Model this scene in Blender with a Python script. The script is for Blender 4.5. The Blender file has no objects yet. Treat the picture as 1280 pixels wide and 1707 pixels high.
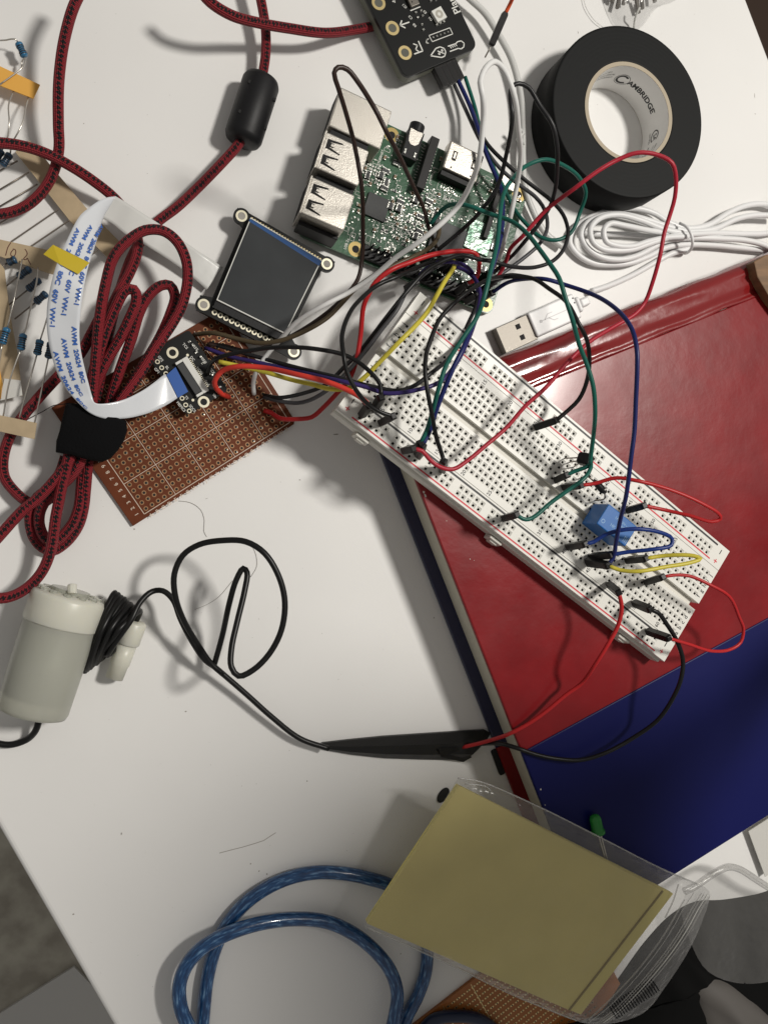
import bpy, bmesh, math, random
import numpy as np
from mathutils import Vector, Matrix
random.seed(7)
SC = bpy.context.scene
COL = SC.collection
# ---------------------------------------------------------------- camera (solved from the breadboard, board and tape geometry)
F, W1, H = 1349.78, -0.291, 310.56           # focal length in photo pixels, tilt, height in mm
CW, SW = math.cos(W1), math.sin(W1)
cam = bpy.data.cameras.new('camera'); camo = bpy.data.objects.new('camera', cam); COL.objects.link(camo)
cam.sensor_fit = 'VERTICAL'; cam.sensor_height = 36; cam.sensor_width = 27
cam.lens = 36 * F / 1707
camo.location = (0, 0, H / 1000); camo.rotation_euler = (0, W1, 0)
cam.clip_start = 0.01; cam.clip_end = 20
SC.camera = camo
# ---------------------------------------------------------------- light
world = bpy.data.worlds.new('World'); SC.world = world; world.use_nodes = True
bg = world.node_tree.nodes['Background']; bg.inputs[0].default_value = (1.0, 0.96, 0.905, 1); bg.inputs[1].default_value = 0.25
def area(name, loc, target, size, power, col):
    l = bpy.data.lights.new(name, 'AREA'); l.shape = 'DISK'; l.size = size; l.energy = power; l.color = col
    o = bpy.data.objects.new(name, l); COL.objects.link(o); o.location = loc
    d = Vector(target) - Vector(loc); o.rotation_euler = d.to_track_quat('-Z', 'Y').to_euler(); return o
area('ceiling_lamp', (0.62, 0.25, 1.0), (0.12, 0.0, 0), 0.15, 10.9, (1.0, 0.96, 0.895))
SC.view_settings.view_transform = 'Standard'; SC.view_settings.look = 'None'
SC.view_settings.exposure = 0.0; SC.view_settings.gamma = 1
SC.view_settings.use_curve_mapping = False

# ---------------------------------------------------------------- helpers
def U(px, py, z=0.0):
    a, b = (px - 640) / F, (py - 853.5) / F
    x, y, zz = a, -b, -1.0
    t = W1; c, s = math.cos(t), math.sin(t)
    dx, dz = c * x + s * zz, -s * x + c * zz
    k = (z - H) / dz
    return Vector((dx * k, y * k, z))
camo.rotation_euler = (0, W1, 0)

class Fr:
    """local frame lying flat: origin (mm), turn about z"""
    def __init__(s, o, rot, z=None):
        s.o = Vector(o); s.r = rot; s.c, s.s = math.cos(rot), math.sin(rot)
        if z is not None: s.o.z = z
    def __call__(s, p):
        return Vector((s.o.x + s.c * p[0] - s.s * p[1], s.o.y + s.s * p[0] + s.c * p[1], s.o.z + p[2]))
    def loc(s, px, py, z=None):
        z = s.o.z if z is None else z
        d = U(px, py, z) - s.o
        return (s.c * d.x + s.s * d.y, -s.s * d.x + s.c * d.y)

_txt = {}
def text_geo(st, font_shear=0):
    if (st, font_shear) in _txt: return _txt[(st, font_shear)]
    cu = bpy.data.curves.new('t', 'FONT'); cu.body = st; cu.size = 1; cu.align_x = 'CENTER'; cu.align_y = 'CENTER'; cu.shear = font_shear
    cu.resolution_u = 3; cu.offset = .012 + font_shear * .02; cu.shear = 0
    o = bpy.data.objects.new('t', cu); COL.objects.link(o)
    bpy.context.view_layer.update()
    me = o.to_mesh()
    v = [tuple(x.co) for x in me.vertices]; f = [tuple(p.vertices) for p in me.polygons]
    o.to_mesh_clear(); bpy.data.objects.remove(o); bpy.data.curves.remove(cu)
    _txt[(st, font_shear)] = (v, f); return v, f

class MB:
    def __init__(s, T=None): s.v = []; s.f = []; s.m = []; s.uv = []; s.T = T or (lambda p: Vector(p))
    def add(s, vs, fs, mi=0, uvs=None):
        b = len(s.v); s.v += [s.T(p) for p in vs]
        for i, f in enumerate(fs):
            s.f.append([b + k for k in f]); s.m.append(mi); s.uv.append(uvs[i] if uvs else None)
        return s
    def box(s, x0, y0, z0, x1, y1, z1, mi=0, rot=0, taper=0):
        cx, cy = (x0 + x1) / 2, (y0 + y1) / 2; c, sn = math.cos(rot), math.sin(rot)
        vs = []
        for z, k in ((z0, 0), (z1, taper)):
            for x, y in ((x0 + k, y0 + k), (x1 - k, y0 + k), (x1 - k, y1 - k), (x0 + k, y1 - k)):
                dx, dy = x - cx, y - cy; vs.append((cx + c * dx - sn * dy, cy + sn * dx + c * dy, z))
        return s.add(vs, [(3, 2, 1, 0), (4, 5, 6, 7), (0, 1, 5, 4), (1, 2, 6, 5), (2, 3, 7, 6), (3, 0, 4, 7)], mi)
    def prism(s, poly, z0, z1, mi=0, top_mi=None):
        a = sum(poly[i][0] * poly[(i + 1) % len(poly)][1] - poly[(i + 1) % len(poly)][0] * poly[i][1] for i in range(len(poly)))
        if a < 0: poly = poly[::-1]
        n = len(poly)
        g = lambda z, p: (p[0], p[1], z if not hasattr(z, '__len__') else z[0])
        vs = [(p[0], p[1], z0) for p in poly] + [(p[0], p[1], z1) for p in poly]
        s.add(vs, [tuple(range(n - 1, -1, -1))] + [(i, (i + 1) % n, n + (i + 1) % n, n + i) for i in range(n)], mi)
        b = len(s.v) - n; s.f.append([b + i for i in range(n)]); s.m.append(mi if top_mi is None else top_mi); s.uv.append(None)
        return s
    def cyl(s, cx, cy, z0, z1, r, n=20, mi=0, r2=None):
        r2 = r if r2 is None else r2
        vs = [(cx + r * math.cos(2 * math.pi * i / n), cy + r * math.sin(2 * math.pi * i / n), z0) for i in range(n)]
        vs += [(cx + r2 * math.cos(2 * math.pi * i / n), cy + r2 * math.sin(2 * math.pi * i / n), z1) for i in range(n)]
        return s.add(vs, [tuple(range(n - 1, -1, -1)), tuple(range(n, 2 * n))] + [(i, (i + 1) % n, n + (i + 1) % n, n + i) for i in range(n)], mi)
    def ring(s, cx, cy, z, ri, ro, n=20, mi=0, h=0.0):
        vs = []
        for i in range(n):
            a = 2 * math.pi * i / n; c, sn = math.cos(a), math.sin(a)
            vs += [(cx + ri * c, cy + ri * sn, z), (cx + ro * c, cy + ro * sn, z)]
        if h: vs += [(p[0], p[1], z - h) for p in vs[:2 * n]]
        fs = [(2 * i, 2 * i + 1, (2 * i + 3) % (2 * n), (2 * i + 2) % (2 * n)) for i in range(n)]
        if h:
            m = 2 * n
            fs += [(m + (2 * i + 2) % m, m + (2 * i + 3) % m, m + 2 * i + 1, m + 2 * i) for i in range(n)]
            fs += [(2 * i + 1, m + 2 * i + 1, m + (2 * i + 3) % m, (2 * i + 3) % m) for i in range(n)]
            fs += [((2 * i + 2) % m, m + (2 * i + 2) % m, m + 2 * i, 2 * i) for i in range(n)]
        return s.add(vs, fs, mi)
    def quad(s, pts, mi=0): return s.add(pts, [tuple(range(len(pts)))], mi)
    def line(s, p, q, w, z, mi=0):
        d = Vector((q[0] - p[0], q[1] - p[1])); d.normalize(); n = Vector((-d.y, d.x)) * w / 2
        return s.quad([(p[0] + n.x, p[1] + n.y, z), (p[0] - n.x, p[1] - n.y, z), (q[0] - n.x, q[1] - n.y, z), (q[0] + n.x, q[1] + n.y, z)][::-1] if False else
                      [(p[0] - n.x, p[1] - n.y, z), (q[0] - n.x, q[1] - n.y, z), (q[0] + n.x, q[1] + n.y, z), (p[0] + n.x, p[1] + n.y, z)], mi)
    def poly(s, pts, w, z, mi=0):
        for a, b in zip(pts[:-1], pts[1:]): s.line(a, b, w, z, mi)
        return s
    def text(s, st, x, y, z, size, rot=0, mi=0, sx=1.0):
        v, f = text_geo(st); c, sn = math.cos(rot), math.sin(rot)
        vs = [(x + (c * p[0] * sx - sn * p[1]) * size, y + (sn * p[0] * sx + c * p[1]) * size, z) for p in v]
        return s.add(vs, f, mi)
    def rod(s, p, q, r, n=8, mi=0, r2=None, caps=True):
        return s.tube([Vector(p), Vector(q)], r, n, mi, radii=[r, r if r2 is None else r2], smooth=False)
    def tube(s, pts, r, n=10, mi=0, radii=None, smooth=True, squash=1.0, step=2.0):
        P = [Vector(p) for p in pts]
        if smooth and len(P) > 2: P = crom(P, step)
        if radii is None: radii = [r] * len(P)
        elif len(radii) != len(P):
            m = len(radii) - 1; radii = [radii[min(m, int(i / (len(P) - 1) * m))] * (1 - (i / (len(P) - 1) * m) % 1) + radii[min(m, int(i / (len(P) - 1) * m) + 1)] * ((i / (len(P) - 1) * m) % 1) for i in range(len(P))]
        vs = []; L = [0]
        t = (P[1] - P[0]).normalized(); up = Vector((0, 0, 1)) if abs(t.z) < .9 else Vector((1, 0, 0))
        u = t.cross(up).normalized()
        for i, p in enumerate(P):
            tn = (P[min(i + 1, len(P) - 1)] - P[max(i - 1, 0)]); 
            if tn.length < 1e-9: tn = t.copy()
            t = tn.normalized()
            u = (u - t * u.dot(t)).normalized(); w = t.cross(u)
            if i: L.append(L[-1] + (P[i] - P[i - 1]).length)
            for k in range(n):
                a = 2 * math.pi * k / n
                vs.append(p + (u * math.cos(a) + w * math.sin(a) * squash) * radii[i])
        fs = []; uv = []
        for i in range(len(P) - 1):
            for k in range(n):
                k2 = (k + 1) % n
                fs.append((i * n + k, i * n + k2, (i + 1) * n + k2, (i + 1) * n + k))
                uv.append([(k / n, L[i]), ((k + 1) / n, L[i]), ((k + 1) / n, L[i + 1]), (k / n, L[i + 1])])
        fs.append(tuple(range(n - 1, -1, -1))); uv.append([(0, 0)] * n)
        m = (len(P) - 1) * n; fs.append(tuple(m + k for k in range(n))); uv.append([(0, 0)] * n)
        return s.add(vs, fs, mi, uv)
    def build(s, name, mats, parent=None, smooth=False, bevel=0, seg=2, subsurf=0, solid=0, **tags):
        o = Vector((0, 0, 0)); pr = parent
        while pr is not None: o += Vector(pr.location); pr = pr.parent
        own = Vector((0, 0, 0))
        if parent is None:
            n = len(s.v); own = Vector((sum(v[0] for v in s.v) / n, sum(v[1] for v in s.v) / n, min(v[2] for v in s.v))) * .001
        me = bpy.data.meshes.new(name)
        me.from_pydata([tuple(Vector(v) * .001 - o - own) for v in s.v], [], s.f)
        for m in (mats if isinstance(mats, (list, tuple)) else [mats]): me.materials.append(m)
        for p, mi in zip(me.polygons, s.m): p.material_index = mi; p.use_smooth = smooth
        if any(u is not None for u in s.uv):
            ul = me.uv_layers.new(name='UVMap')
            for p, u in zip(me.polygons, s.uv):
                if u is not None:
                    for li, c in zip(p.loop_indices, u): ul.data[li].uv = c
        me.update()
        ob = bpy.data.objects.new(name, me); COL.objects.link(ob); ob.location = own
        if parent is not None: ob.parent = parent
        if solid: md = ob.modifiers.new('solid', 'SOLIDIFY'); md.thickness = solid * .001; md.offset = 0
        if bevel:
            md = ob.modifiers.new('bevel', 'BEVEL'); md.width = bevel * .001; md.segments = seg; md.limit_method = 'ANGLE'; md.angle_limit = math.radians(40)
            md.harden_normals = False
        if subsurf: md = ob.modifiers.new('sub', 'SUBSURF'); md.levels = subsurf; md.render_levels = subsurf
        for k, v in tags.items(): ob[k] = v
        return ob

def crom(P, step=2.0):
    out = []
    Q = [P[0] * 2 - P[1]] + P + [P[-1] * 2 - P[-2]]
    for i in range(1, len(Q) - 2):
        p0, p1, p2, p3 = Q[i - 1], Q[i], Q[i + 1], Q[i + 2]
        # centripetal parameters
        def tj(ti, a, b): return ti + max((b - a).length, 1e-4) ** .5
        t0 = 0; t1 = tj(t0, p0, p1); t2 = tj(t1, p1, p2); t3 = tj(t2, p2, p3)
        n = max(2, int((p2 - p1).length / step) + 1)
        for k in range(n):
            t = t1 + (t2 - t1) * k / n
            A1 = p0 * ((t1 - t) / (t1 - t0)) + p1 * ((t - t0) / (t1 - t0)); A2 = p1 * ((t2 - t) / (t2 - t1)) + p2 * ((t - t1) / (t2 - t1))
            A3 = p2 * ((t3 - t) / (t3 - t2)) + p3 * ((t - t2) / (t3 - t2))
            B1 = A1 * ((t2 - t) / (t2 - t0)) + A2 * ((t - t0) / (t2 - t0)); B2 = A2 * ((t3 - t) / (t3 - t1)) + A3 * ((t - t1) / (t3 - t1))
            out.append(B1 * ((t2 - t) / (t2 - t1)) + B2 * ((t - t1) / (t2 - t1)))
    out.append(P[-1]); return out

def PX(pts, zs):
    """pixel polyline + height anchors (fraction, z) -> world points"""
    P = [Vector(p) for p in pts]; L = [0]
    for a, b in zip(P[:-1], P[1:]): L.append(L[-1] + (b - a).length)
    out = []
    if not hasattr(zs, '__len__'): zs = [(0, zs), (1, zs)]
    for p, l in zip(P, L):
        t = l / L[-1]
        for (ta, za), (tb, zb) in zip(zs[:-1], zs[1:]):
            if t <= tb + 1e-9:
                k = (t - ta) / (tb - ta); k = k * k * (3 - 2 * k); z = za + (zb - za) * k; break
        else: z = zs[-1][1]
        out.append(U(p[0], p[1], z))
    return out

def thing(name, label, cat, loc, group=None):
    o = bpy.data.objects.new(name, None); COL.objects.link(o); o.empty_display_size = .01
    o.location = Vector(loc) * .001; o['label'] = label; o['category'] = cat
    if group: o['group'] = group
    return o
def T(label, cat, group=None):
    d = dict(label=label, category=cat)
    if group: d['group'] = group
    return d

# ---------------------------------------------------------------- materials
def mat(name, col, rough=.5, metal=0, bump=0, bscale=800, var=0, vscale=100, coat=0, coatr=.1, trans=0, sss=0, ior=1.45, col2=None, spec=.5, stretch=None):
    m = bpy.data.materials.new(name); m.use_nodes = True; nt = m.node_tree; b = nt.nodes['Principled BSDF']
    b.inputs['Base Color'].default_value = (*col, 1); b.inputs['Roughness'].default_value = rough; b.inputs['Metallic'].default_value = metal
    b.inputs['Coat Weight'].default_value = coat; b.inputs['Coat Roughness'].default_value = coatr
    b.inputs['Transmission Weight'].default_value = trans; b.inputs['IOR'].default_value = ior
    b.inputs['Specular IOR Level'].default_value = spec
    if sss:
        b.inputs['Subsurface Weight'].default_value = sss; b.inputs['Subsurface Scale'].default_value = .004
        b.inputs['Subsurface Radius'].default_value = (1, .9, .7)
    tc = nt.nodes.new('ShaderNodeTexCoord'); vec = tc.outputs['Object']
    if stretch:
        mp = nt.nodes.new('ShaderNodeMapping'); mp.inputs['Scale'].default_value = stretch; nt.links.new(vec, mp.inputs[0]); vec = mp.outputs[0]
    if var or col2:
        n = nt.nodes.new('ShaderNodeTexNoise'); n.inputs['Scale'].default_value = vscale; n.inputs['Detail'].default_value = 5; nt.links.new(vec, n.inputs['Vector'])
        r = nt.nodes.new('ShaderNodeValToRGB'); c2 = col2 or tuple(c * (1 - var) for c in col)
        r.color_ramp.elements[0].position = .35; r.color_ramp.elements[1].position = .65
        r.color_ramp.elements[0].color = (*c2, 1); r.color_ramp.elements[1].color = (*col, 1)
        nt.links.new(n.outputs['Fac'], r.inputs[0]); nt.links.new(r.outputs[0], b.inputs['Base Color'])
    if bump:
        n2 = nt.nodes.new('ShaderNodeTexNoise'); n2.inputs['Scale'].default_value = bscale; n2.inputs['Detail'].default_value = 4; nt.links.new(vec, n2.inputs['Vector'])
        bp = nt.nodes.new('ShaderNodeBump'); bp.inputs['Strength'].default_value = bump; bp.inputs['Distance'].default_value = .0003
        nt.links.new(n2.outputs['Fac'], bp.inputs['Height']); nt.links.new(bp.outputs[0], b.inputs['Normal'])
    return m
def braid_mat(name, red, black):
    m = mat(name, red, .62); nt = m.node_tree; b = nt.nodes['Principled BSDF']
    uv = nt.nodes.new('ShaderNodeUVMap'); sp = nt.nodes.new('ShaderNodeSeparateXYZ'); nt.links.new(uv.outputs[0], sp.inputs[0])
    def M(op, a, bb=None):
        n = nt.nodes.new('ShaderNodeMath'); n.operation = op
        for i, x in enumerate((a, bb)):
            if x is None: continue
            if isinstance(x, (int, float)): n.inputs[i].default_value = x
            else: nt.links.new(x, n.inputs[i])
        return n.outputs[0]
    u, v = sp.outputs[0], sp.outputs[1]
    a = M('MULTIPLY', u, 2 * math.pi * 8); c = M('MULTIPLY', v, 2 * math.pi / 1.05)
    p = M('SINE', M('ADD', a, c)); q = M('SINE', M('SUBTRACT', a, c))
    w = M('MULTIPLY', p, q)                       # woven diamonds
    tr = M('ADD', M('SINE', M('ADD', M('MULTIPLY', u, 6 * math.pi), M('MULTIPLY', v, .02))), M('MULTIPLY', M('SINE', M('MULTIPLY', v, 2 * math.pi / 1.5)), .45))   # two black tracer bands
    nn_ = nt.nodes.new('ShaderNodeTexNoise'); nn_.inputs['Scale'].default_value = 620; nn_.inputs['Detail'].default_value = 2; tcn = nt.nodes.new('ShaderNodeTexCoord'); nt.links.new(tcn.outputs['Object'], nn_.inputs[0])
    nz_ = M('MULTIPLY', M('SUBTRACT', nn_.outputs[0], .5), 1.9)
    hi = M('GREATER_THAN', M('ADD', M('MULTIPLY', p, .35), M('ADD', tr, nz_)), .62)
    n = nt.nodes.new('ShaderNodeTexNoise'); n.inputs['Scale'].default_value = 900; tc = nt.nodes.new('ShaderNodeTexCoord'); nt.links.new(tc.outputs['Object'], n.inputs[0])
    mx = nt.nodes.new('ShaderNodeMix'); mx.data_type = 'RGBA'; nt.links.new(hi, mx.inputs[0])
    mx.inputs[6].default_value = (*red, 1); mx.inputs[7].default_value = (*black, 1)
    m2 = nt.nodes.new('ShaderNodeMix'); m2.data_type = 'RGBA'; m2.blend_type = 'MULTIPLY'; m2.inputs[0].default_value = .75
    r = nt.nodes.new('ShaderNodeValToRGB'); r.color_ramp.elements[0].position = .2; r.color_ramp.elements[0].color = (.3, .3, .3, 1); r.color_ramp.elements[1].position = .6
    s2 = M('ADD', M('MULTIPLY', w, .5), .5); s3 = M('MULTIPLY', M('ADD', s2, n.outputs[0]), .7)
    nt.links.new(s3, r.inputs[0]); nt.links.new(mx.outputs[2], m2.inputs[6]); nt.links.new(r.outputs[0], m2.inputs[7]); nt.links.new(m2.outputs[2], b.inputs['Base Color'])
    bp = nt.nodes.new('ShaderNodeBump'); bp.inputs['Strength'].default_value = .8; bp.inputs['Distance'].default_value = .0003
    nt.links.new(w, bp.inputs['Height']); nt.links.new(bp.outputs[0], b.inputs['Normal'])
    return m
def film_mat(name, col, haze, rough=.12, bump=.6, bscale=90):
    m = bpy.data.materials.new(name); m.use_nodes = True; nt = m.node_tree; nt.nodes.clear()
    o = nt.nodes.new('ShaderNodeOutputMaterial'); tr = nt.nodes.new('ShaderNodeBsdfTransparent'); df = nt.nodes.new('ShaderNodeBsdfDiffuse'); gl = nt.nodes.new('ShaderNodeBsdfGlossy')
    tr.inputs[0].default_value = (.93, .93, .93, 1); df.inputs[0].default_value = (*col, 1); gl.inputs['Roughness'].default_value = rough
    a = nt.nodes.new('ShaderNodeMixShader'); a.inputs[0].default_value = haze; nt.links.new(tr.outputs[0], a.inputs[1]); nt.links.new(df.outputs[0], a.inputs[2])
    f = nt.nodes.new('ShaderNodeLayerWeight'); f.inputs[0].default_value = .5
    pw = nt.nodes.new('ShaderNodeMath'); pw.operation = 'POWER'; pw.inputs[1].default_value = 3.5; nt.links.new(f.outputs['Facing'], pw.inputs[0])
    ma = nt.nodes.new('ShaderNodeMath'); ma.operation = 'MULTIPLY_ADD'; ma.inputs[1].default_value = .7; ma.inputs[2].default_value = .05; nt.links.new(pw.outputs[0], ma.inputs[0])
    b = nt.nodes.new('ShaderNodeMixShader'); nt.links.new(ma.outputs[0], b.inputs[0]); nt.links.new(a.outputs[0], b.inputs[1]); nt.links.new(gl.outputs[0], b.inputs[2])
    n = nt.nodes.new('ShaderNodeTexNoise'); n.inputs['Scale'].default_value = bscale; n.inputs['Detail'].default_value = 3; tc = nt.nodes.new('ShaderNodeTexCoord'); nt.links.new(tc.outputs['Object'], n.inputs[0])
    bp = nt.nodes.new('ShaderNodeBump'); bp.inputs['Strength'].default_value = bump; bp.inputs['Distance'].default_value = .003; nt.links.new(n.outputs[0], bp.inputs['Height'])
    for x in (gl, f, df): nt.links.new(bp.outputs[0], x.inputs['Normal'])
    nt.links.new(b.outputs[0], o.inputs[0]); return m

M_table = mat('table_laminate', (.77, .762, .745), .42, bump=.06, bscale=500, var=.055, vscale=9)
M_tableside = mat('table_edge', (.62, .61, .59), .5)
M_dirt = mat('dirt', (.30, .28, .25), .8)
M_white = mat('white_plastic', (.74, .73, .68), .38, bump=.03)
M_hole = mat('hole_black', (.012, .012, .012), .8)
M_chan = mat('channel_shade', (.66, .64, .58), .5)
M_redink = mat('red_ink', (.62, .03, .05), .5)
M_blackink = mat('black_ink', (.02, .02, .022), .5)
M_greyink = mat('grey_ink', (.10, .10, .10), .5)
M_black = mat('black_plastic', (.009, .009, .010), .45, bump=.1, bscale=1500, spec=.3)
M_house = mat('housing_plastic', (.010, .009, .009), .42, bump=.05, spec=.3)
M_pcbk = mat('black_solder_mask', (.004, .0045, .0045), .4, coat=.1, spec=.3)
M_pcbgreen = mat('green_solder_mask', (.02, .075, .035), .3, coat=.35, col2=(.035, .11, .055), vscale=140, bump=.25, bscale=900)
M_edge = mat('board_edge', (.22, .24, .16), .6)
M_silk = mat('silkscreen', (.66, .66, .62), .6)
M_gold = mat('gold_pad', (.80, .64, .32), .32, metal=.85)
M_goldlt = mat('light_pad', (.85, .80, .62), .35, metal=.6)
M_tin = mat('tinned_metal', (.17, .155, .135), .45, metal=.6, bump=.15, bscale=1800)
M_solder = mat('solder', (.40, .40, .37), .28, metal=.95, bump=.5, bscale=1500)
M_steel = mat('connector_steel', (.55, .52, .47), .36, metal=.9, bump=.25, bscale=2600)
M_wirelead = mat('wire_lead', (.60, .57, .52), .3, metal=.9)
M_darklead = mat('dark_lead', (.22, .19, .16), .4, metal=.8)
M_chip = mat('chip_epoxy', (.035, .037, .038), .5, bump=.05)
M_red = mat('red_cover', (.21, .005, .008), .33, coat=.22, coatr=.14, bump=.35, bscale=170, var=.2, vscale=60, spec=.28)
M_blue = mat('blue_cover', (.002, .004, .07), .45, coat=.06, coatr=.3, spec=.2, bump=.08, bscale=300)
M_navy = mat('navy_cover', (.008, .010, .05), .35, coat=.5)
M_pages = mat('page_block', (.58, .55, .45), .8, bump=.4, bscale=700, stretch=(1, 1, 9))
M_yellow = mat('yellow_paper', (.72, .61, .21), .75, bump=.35, bscale=260, var=.07, vscale=45)
M_yellow2 = mat('yellow_paper_under', (.72, .62, .20), .75)
M_yelline = mat('paper_gap', (.25, .19, .05), .8)
M_tape = mat('vinyl_tape', (.005, .0055, .0055), .6, bump=.12, bscale=600, spec=.22)
M_card = mat('core_board', (.42, .36, .27), .8, bump=.3)
M_core = mat('core_paper', (.80, .79, .77), .5)
M_braid = braid_mat('braided_sleeve', (.25, .014, .022), (.004, .004, .005))
M_velcro = mat('velcro_fabric', (.004, .004, .0045), .95, bump=1.0, bscale=1400, spec=.15)
M_ferrite = mat('ferrite_plastic', (.007, .007, .008), .5, bump=.12, bscale=700, spec=.35)
M_cordw = mat('white_cord', (.76, .76, .76), .38)
M_cordclear = mat('pale_cord', (.70, .70, .68), .35, trans=.25)
M_ffc = mat('ribbon_white', (.62, .64, .67), .32, bump=.05, coat=.3)
M_ffcs = mat('ribbon_silver', (.60, .60, .58), .25, bump=.2, bscale=300)
M_blueink = mat('blue_ink', (.03, .11, .40), .5)
M_bluetab = mat('blue_stiffener', (.02, .09, .34), .35)
M_kapton = mat('yellow_tape', (.52, .39, .02), .3, coat=.4)
M_lcd = mat('lcd_glass', (.04, .044, .047), .2, coat=.6, coatr=.03, var=.3, vscale=30)
M_lcdblue = mat('lcd_blue_edge', (.02, .08, .24), .3)
M_phenol = mat('brown_phenolic', (.135, .034, .011), .5, spec=.2, coat=.0, var=.2, vscale=120)
M_orangeb = mat('orange_phenolic', (.33, .11, .02), .45, coat=.2)
M_padc = mat('copper_pad', (.36, .20, .10), .38, metal=.45)
M_orange = mat('orange_tape_paper', (.72, .38, .07), .7, bump=.1)
M_tan = mat('tan_paper', (.44, .34, .215), .8, bump=.15, bscale=900, var=.12, vscale=200)
M_resb = mat('resistor_blue', (.02, .13, .26), .32, coat=.5)
M_resd = mat('resistor_dark', (.015, .055, .11), .35, coat=.4)
M_band = mat('resistor_band', (.012, .012, .014), .4)
M_relay = mat('relay_blue', (.015, .12, .38), .42, bump=.04)
M_relayt = mat('relay_print', (.22, .38, .60), .5)
M_pump = mat('milky_plastic', (.80, .80, .70), .30, trans=.62, sss=.1, bump=.06, bscale=400)
M_pump2 = mat('clear_plastic', (.62, .63, .56), .25, trans=.6)
M_pumpcap = mat('milky_cap', (.80, .79, .69), .36, trans=.3, sss=.3)
M_motor = mat('motor_can', (.18, .20, .17), .5, metal=.3)
M_splice = mat('tape_wrap', (.006, .006, .006), .5, bump=.5, bscale=160)
M_led = mat('green_epoxy', (.03, .30, .05), .25, trans=.3)
M_bluecable = mat('blue_sheath', (.010, .045, .12), .25, coat=.5, col2=(.05, .14, .27), vscale=420, bump=.35, bscale=350, coatr=.08)
nt = M_bluecable.node_tree; uvn = nt.nodes.new('ShaderNodeUVMap'); mpn = nt.nodes.new('ShaderNodeMapping'); mpn.inputs['Scale'].default_value = (11, .13, 1); mpn.inputs['Rotation'].default_value = (0, 0, .12)
nt.links.new(uvn.outputs[0], mpn.inputs[0]); nzn = nt.nodes.new('ShaderNodeTexNoise'); nzn.inputs['Scale'].default_value = 1.6; nzn.inputs['Detail'].default_value = 6; nt.links.new(mpn.outputs[0], nzn.inputs[0])
rpn = nt.nodes.new('ShaderNodeValToRGB'); e_ = rpn.color_ramp.elements; e_[0].position = .38; e_[0].color = (.006, .035, .11, 1); e_[1].position = .72; e_[1].color = (.16, .30, .48, 1); x_ = rpn.color_ramp.elements.new(.55); x_.color = (.016, .075, .20, 1)
nt.links.new(nzn.outputs[0], rpn.inputs[0]); nt.links.new(rpn.outputs[0], nt.nodes['Principled BSDF'].inputs['Base Color']); nt.nodes['Principled BSDF'].inputs['Coat Roughness'].default_value = .05
nt = M_red.node_tree; nzn = nt.nodes.new('ShaderNodeTexNoise'); nzn.inputs['Scale'].default_value = 38; nzn.inputs['Detail'].default_value = 7; tcn = nt.nodes.new('ShaderNodeTexCoord'); nt.links.new(tcn.outputs['Object'], nzn.inputs[0])
rpn = nt.nodes.new('ShaderNodeValToRGB'); rpn.color_ramp.elements[0].position = .35; rpn.color_ramp.elements[0].color = (.30, .30, .30, 1); rpn.color_ramp.elements[1].position = .66; rpn.color_ramp.elements[1].color = (.40, .40, .40, 1)
nt.links.new(nzn.outputs[0], rpn.inputs[0]); nt.links.new(rpn.outputs[0], nt.nodes['Principled BSDF'].inputs['Roughness'])
M_floor = mat('floor_carpet', (.42, .40, .34), .9, col2=(.27, .25, .21), vscale=28, bump=.5, bscale=60)
M_mat = mat('floor_tile', (.48, .475, .46), .6)
M_wood = mat('brown_wood', (.22, .12, .055), .6, var=.4, vscale=60, stretch=(1, 6, 1))
M_dwood = mat('dark_wood', (.035, .018, .010), .5)
M_bagblk = mat('black_nylon', (.004, .004, .004), .8, bump=.5, bscale=60, spec=.1)
M_greyfab = mat('grey_fabric', (.075, .068, .062), .7)
M_film = film_mat('clear_bag_film', (.8, .78, .76), .07, rough=.22, bump=.9, bscale=75)
M_film2 = film_mat('clear_lid_film', (.7, .69, .66), .28, rough=.25, bump=.5)
M_film3 = film_mat('clear_lid_sheet', (.42, .41, .39), .13, rough=.22, bump=1.0, bscale=60)
M_greyplas = mat('grey_sheet', (.55, .54, .51), .5)
WM = {}
for n_, c_ in dict(red=(.42, .016, .018), brightred=(.60, .045, .03), crimson=(.38, .018, .035), black=(.006, .006, .006), greyblack=(.014, .014, .015), grey=(.06, .06, .065),
                   brown=(.032, .018, .014), tanbrown=(.075, .055, .03), white=(.70, .70, .69), palegrey=(.42, .42, .42), green=(.008, .10, .075), navy=(.010, .016, .10), blue=(.008, .03, .17),
                   purple=(.035, .022, .12), yellow=(.55, .47, .055), orange=(.70, .10, .03)).items():
    WM[n_] = mat(n_ + '_insulation', c_, .38, bump=.03, spec=.35)

# ================================================================= SETTING
tf = Fr(U(0, 1383, 0), -1.108)
b = MB(tf); b.box(-1000, 0, -28, 900, 438, 0)
table = thing('table', 'white laminate table covered in electronics and cables', 'table', tf((0, 219, -720)))
b.build('tabletop', [M_table], table, bevel=2.2, seg=4, smooth=False)
for x, y in ((-960, 40), (-960, 398), (860, 40), (860, 398)):
    MB(tf).box(x - 20, y - 20, -720, x + 20, y + 20, -28).build('leg', M_tableside, table)
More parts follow.
